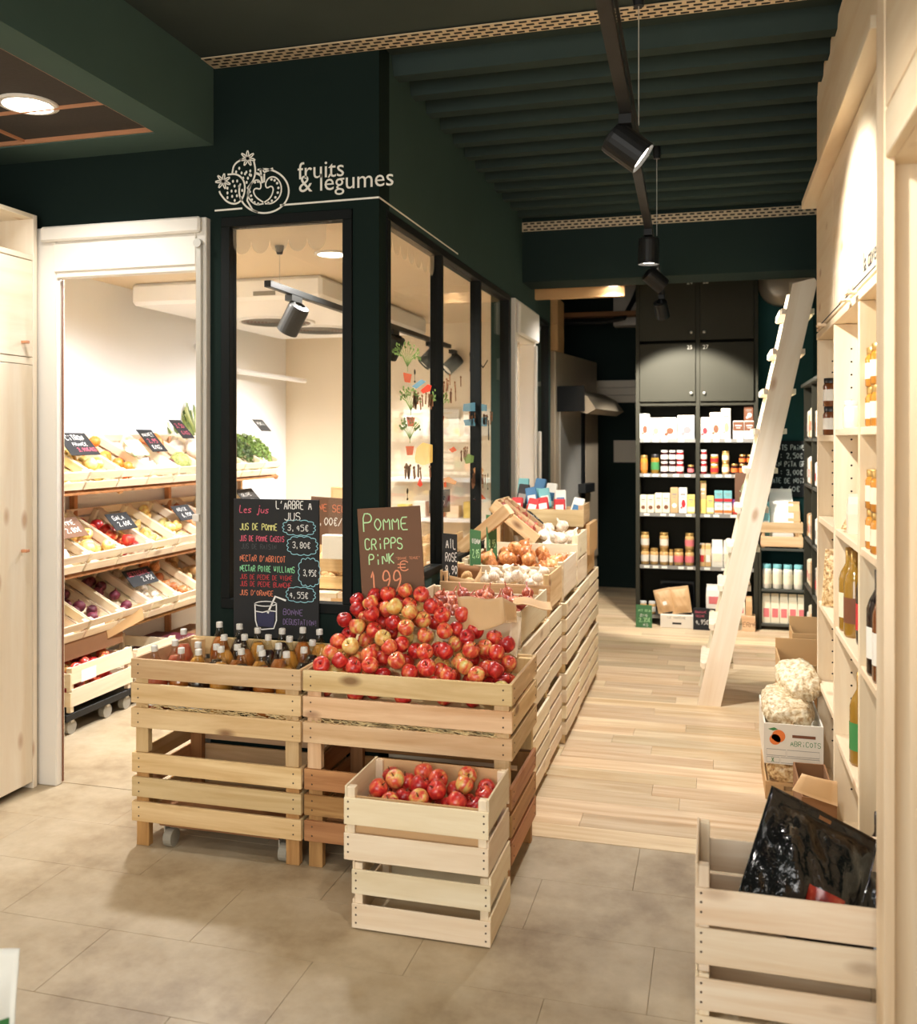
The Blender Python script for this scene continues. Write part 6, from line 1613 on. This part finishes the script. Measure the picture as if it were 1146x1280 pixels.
for a, b_, h, mat, art, desc in ((430, 462, 130, 'jar_tan', 'ink_red', 'narrow tan bag with red label'), (464, 498, 130, 'jar_tan', 'card_white', 'narrow tan bag with white label'), (502, 566, 152, 'jar_white', 'ink_cream', 'broad white flour bag'), (570, 606, 150, 'jar_white', 'ink_cream', 'slim white flour bag'), (610, 662, 130, 'jar_white', 'ink_cream', 'white rice bag by the ladder'), (664, 712, 120, 'jar_tan', 'ink_cream', 'tan bag behind the ladder')):
    x0, x1 = zz(a, b_); bag(f"{desc}, {nth('b')} bag on the lower jar shelf", x0, x1, YG, z, h * PXM, mat, art)
# foot of the back cabinet
x0, x1 = zz(213, 400)
pbx = thing('printed_box', 'white printed box with hand hole on the cabinet floor', 'box', ((x0 + x1) / 2, YB - .12, 0.0005)); W = (x1 - x0) / 2
board('box_body', -W, W, 0, .11, 0, 72 * PXM, 'paper_print', pbx, .003)
MB().poly([(-.035, .03), (.035, .03), (.035, .045), (-.035, .045)]).build('hand_hole', 'ink_black', pbx, (0, -.0006, 0)); chalk_into(MB(), 'LE MARCHE', -.07, .075, .016, width=.14).build('lettering', 'ink_black', pbx, (0, -.0006, 0))
pouch('kraft_pouch', 'left kraft pouch with white heart leaning on the printed box', (x0 + .05, YB - .08, .115), (R(-14), R(-14), 0), .135, .19, .045, 'kraft', 31, False, amp=.003, print_mat='card_white', prect=(.4, .62, .3, .45))
pouch('kraft_pouch', 'right kraft pouch standing on the printed box', (x0 + .17, YB - .08, .115), (R(-12), R(-9), 0), .15, .21, .045, 'kraft', 32, False, amp=.003)
pouch('dark_sack', 'dark grey sack slumped at the back of the cabinet floor', (x0 + .12, YB + .12, .08), (R(-6), 0, 0), .28, .26, .12, 'black_metal', 33, False, amp=.004)
x0, x1 = zz(78, 168)
card('price_card', 'green price card standing at the foot of the dark cabinet', ((x0 + x1) / 2, YB - .16, .001), x1 - x0, 125 * PXM, 'greenboard', [('AIT SOJA', .02, .125, .018, 'chalk_mint', .10), ('BIO', .035, .085, .02, 'chalk_white', .06), ('2,35€', .025, .045, .03, 'chalk_mint', .09), ('KG', .06, .012, .018, 'chalk_white', .04)], (R(-5), 0, 0))
x0, x1 = zz(398, 490)
card('price_card', 'black price card standing on the floor before the cabinet divider', ((x0 + x1) / 2, YB - .14, .001), x1 - x0, 120 * PXM, 'chalkboard', [('BANANE', .015, .13, .018, 'chalk_pink', .09), ('SECHE', .02, .10, .016, 'chalk_pink', .07), ('4,95€', .02, .045, .034, 'chalk_white', .10)], (R(-4), 0, 0))
jx0 = zz(80, 190); 
for i in range(2): jar(f"small jar with white lid behind the green price card, {('left', 'right')[i]} one", (jx0[0] + .04 + .07 * i, YB + .05, .0755), .03, .10, 'jar_tan', 'cap_white')
x0, x1 = zz(470, 575); bag('white and red bag standing at the right of the cabinet foot', x0, x1, YB - .02, .15, 135 * PXM, 'card_white', 'ink_pink')
x0, x1 = zz(490, 748)
wbx = thing('wine_box', 'wooden box with lettering on the floor behind the ladder', 'box', ((x0 + x1) / 2, YB - .10, .0005)); W = (x1 - x0) / 2
board('box_front', -W, W, 0, .01, 0, 85 * PXM, 'crate_tan', wbx); board('box_back', -W, W, .09, .098, 0, 85 * PXM, 'crate_tan', wbx)
for s in (-1, 1): board('box_end', *sorted((s * W, s * (W - .01))), .011, .089, 0, 85 * PXM, 'crate_tan', wbx)
board('box_lid', -W + .011, W - .011, .011, .089, .10, .108, 'crate_tan', wbx)
chalk_into(MB(), 'BIO', -W + .02, .03, .05, width=.10).build('lettering', 'ink_brown', wbx, (0, -.0006, 0)); chalk_into(MB(), 'FERME', .05, .035, .035, width=.14).build('lettering', 'ink_brown', wbx, (0, -.0006, 0))
for i, (a, b_) in enumerate(((580, 630), (634, 690), (694, 730))):
    x0, x1 = zz(a, b_); bag(f"{('white', 'red and white', 'brown')[i]} bag in the wooden box behind the ladder", x0, x1, YB - .085, .112, (110, 95, 110)[i] * PXM, ('card_white', 'ink_cream', 'kraft')[i], 'ink_pink' if i == 1 else None)
# corner shelf goods
cs = small_crate('pale crate with bread bags on top of the low corner shelf', .35, .665, YB + .01, YB + .30, .642, .20, 'crate_tan', ends=.0, nsl=2, base=.01, gap=.03, name='bread_crate')
bag('white bread bag bulging out of the corner crate', .42, .60, YB + .08, .70, .40, 'card_white', None, tilt=-8, T=.14)
bag('brown paper bread bag in the corner crate', .56, .65, YB + .10, .70, .30, 'kraft', None, T=.08)
bag('teal and white packet standing left in the corner crate', .365, .42, YB + .06, .70, .30, 'ink_teal', 'card_white', T=.04)
for k in range(4): jar(f'{ordn[k]} glass storage jar from left on the middle corner shelf', (.40 + .078 * k, YB + .06, .3205), .036, .19, 'jar_white', 'ink_teal', 'ink_cream', 'storage_jar')
for k in range(5): bag(f'{ordn[k]} patterned tan and red bag from left at the bottom of the corner shelf', .362 + .066 * k, .424 + .066 * k, YB + .03, .0505, .23, 'ink_cream', 'ink_pink')
ck = thing('chalkboard', 'black chalkboard listing breads on the back wall beside the ladder', 'chalkboard', (.62, 8.12, 1.02)); 
board('panel', -.19, .12, -.006, .006, 0, .46, 'chalkboard', ck, .001)
for i, (txt, wdt) in enumerate((('PETiTS PAiNS', .28), (': 2,50€', .18), ('PAiN PiTA GR', .28), (': 3,00€', .18), ('PATE DE NOiX', .28), ('4,60€', .16))): chalk(ck, txt, -.18 + (.08 if i % 2 else 0), .385 - .068 * i, .042, 'chalk_white', y=-.007, width=wdt, wd=.006)
card('price_card', 'dark price card with green chalk hung at the right of the cabinet', (.37, YB - .006, 1.23), .12, .26, 'chalkboard', [('LAiT', .015, .20, .03, 'chalk_mint', .08), ('4,75', .012, .12, .04, 'chalk_white', .09)], (0, 0, 0))
br = thing('poster_board', 'brown poster with white drop emblem fixed to the cabinet beside the ladder', 'poster', (.235, YB - .03, .93))
board('panel', -.08, .09, -.004, .004, 0, .30, 'brownboard', br, .001)
MB().ribbon([(0, .24), (-.025, .19), (-.03, .165), (0, .15), (.03, .165), (.025, .19), (0, .24)], .004).ribbon([(-.045, .16), (0, .135), (.045, .16)], .003).build('emblem', 'chalk_mint', br, (0, -.005, 0)); chalk_into(MB(), 'PerLe', -.04, .085, .025, width=.09).build('lettering', 'chalk_mint', br, (0, -.005, 0))
# dark shelving goods
for bi, (y0, y1) in enumerate(((6.06, 6.54), (6.62, 7.10))):
    for si, (zs, hs_) in enumerate(((.101, .24), (.471, .22), (.801, .22), (1.181, .20), (1.501, .22))):
        for k in range(4):
            yy = y0 + k * (y1 - y0) / 4 + .01; c_ = rp.choice(['card_white', 'ink_cream', 'jar_white', 'kraft'])
            nm = dict(card_white='white', ink_cream='cream', jar_white='off-white', kraft='kraft brown')[c_]; h_ = hs_ * rp.uniform(.7, 1)
            t = thing('food_bag', f"{nm} bag, {ordn[k]} from front, {ordn[si]} shelf up, {('nearer', 'farther')[bi]} bay of dark shelving", 'bag', (.69, yy + .05, zs))
            board('bag_body', -.055, .05, -.045, .045, 0, h_, c_, t, .012); board('bag_label', -.0556, -.0552, -.03, .03, h_ * .25, h_ * .55, rp.choice(['ink_red', 'ink_grey', 'ink_pink', 'ink_brown']), t, 0)
# pine shelving goods
def wine(label, loc, cm='wine_dark', lab='card_white', s=1.0):
    t = thing('wine_bottle', label, 'bottle', loc)
    inst('glass', shared(('wb', cm), lambda: mesh_of(MB().lathe([(.0005, 0), (.034, 0), (.037, .01), (.037, .19), (.030, .215), (.015, .245), (.0135, .30), (.0005, .30)], 16, cap=False), 'glass', cm)), t, scale=s)
    inst('label', shared(('wl', lab), lambda: mesh_of(MB().lathe([(.0375, .05), (.0375, .14)], 16, cap=False), 'label', lab)), t, scale=s)
    inst('cap', shared(('wc', cm), lambda: mesh_of(MB().lathe([(.0145, .255), (.0148, .302), (.0005, .304)], 12, cap=False), 'cap', 'cap_gold' if cm != 'wine_dark' else 'cap_black')), t, scale=s)
    return t
for k in range(2):
    jar(f"{('lower', 'upper')[k]} dark lidded jar of the pair in the farthest pine bay", (.478, 4.235, 1.514 + k * .1205), .034, .12, 'wine_amber', 'cap_black', 'card_white')
for zz_, nm in ((1.5355, 'upper'), (1.1655, 'middle')):
    for k in range(2):
        for q in range(2):
            jar(f"{('lower', 'upper')[q]} {('front', 'rear')[k]} amber honey jar on the {nm} shelf of the nearest pine bay", (.472 + .005 * k, 2.985 + .078 * k - .05 * (1 - k), zz_ + q * .1205), .036, .12, 'honey', 'cap_gold', 'ink_cream')
jar('small white jar on the upper shelf of the middle pine bay', (.478, 3.60, 1.5355), .033, .10, 'jar_white', 'cap_white', None)
bag('clear white bag slumped on the middle shelf of the middle pine bay', .45, .53, 3.50, 1.1655, .14, 'jar_white')
pouch('nut_bag', 'little bag of brown nuts lying on the middle pine shelf', (.49, 3.58, 1.176), (R(-78), 0, R(-15)), .11, .12, .045, 'flakes', 41, False, amp=.004)
pouch('pasta_bag', 'clear bag of pasta leaning in the farthest pine bay', (.50, 4.13, .803), (R(-16), 0, R(-20)), .15, .24, .07, 'flakes', 42, False, amp=.004)
for i, (x, yy, zs, cm, lab, txt) in enumerate(((.475, 3.66, .8005, 'oil_gold', 'ink_cream', 'golden oil bottle standing rear in the middle pine bay'), (.478, 3.55, .8005, 'oil_gold', 'ink_brown', 'golden oil bottle standing front in the middle pine bay'), (.50, 3.42, .8005, 'wine_dark', 'ink_red', 'dark bottle with red label beside the oil bottles'),
        (.478, 3.40, .4005, 'oil_gold', 'ink_green', 'slim bottle with green label on the low shelf of the middle bay'), (.472, 2.99, .8005, 'wine_dark', 'card_white', 'dark wine bottle with white label in the nearest pine bay, rear'), (.474, 2.90, .8005, 'wine_amber', 'card_white', 'amber wine bottle in the nearest pine bay, front'),
        (.472, 3.00, .0805, 'wine_dark', 'card_white', 'dark wine bottle at the bottom of the nearest pine bay'), (.474, 2.91, .0805, 'wine_amber', 'card_white', 'amber wine bottle at the bottom of the nearest pine bay'))):
    wine(txt, (x, yy, zs), cm, lab, 1.0 if i < 3 else 1.03)
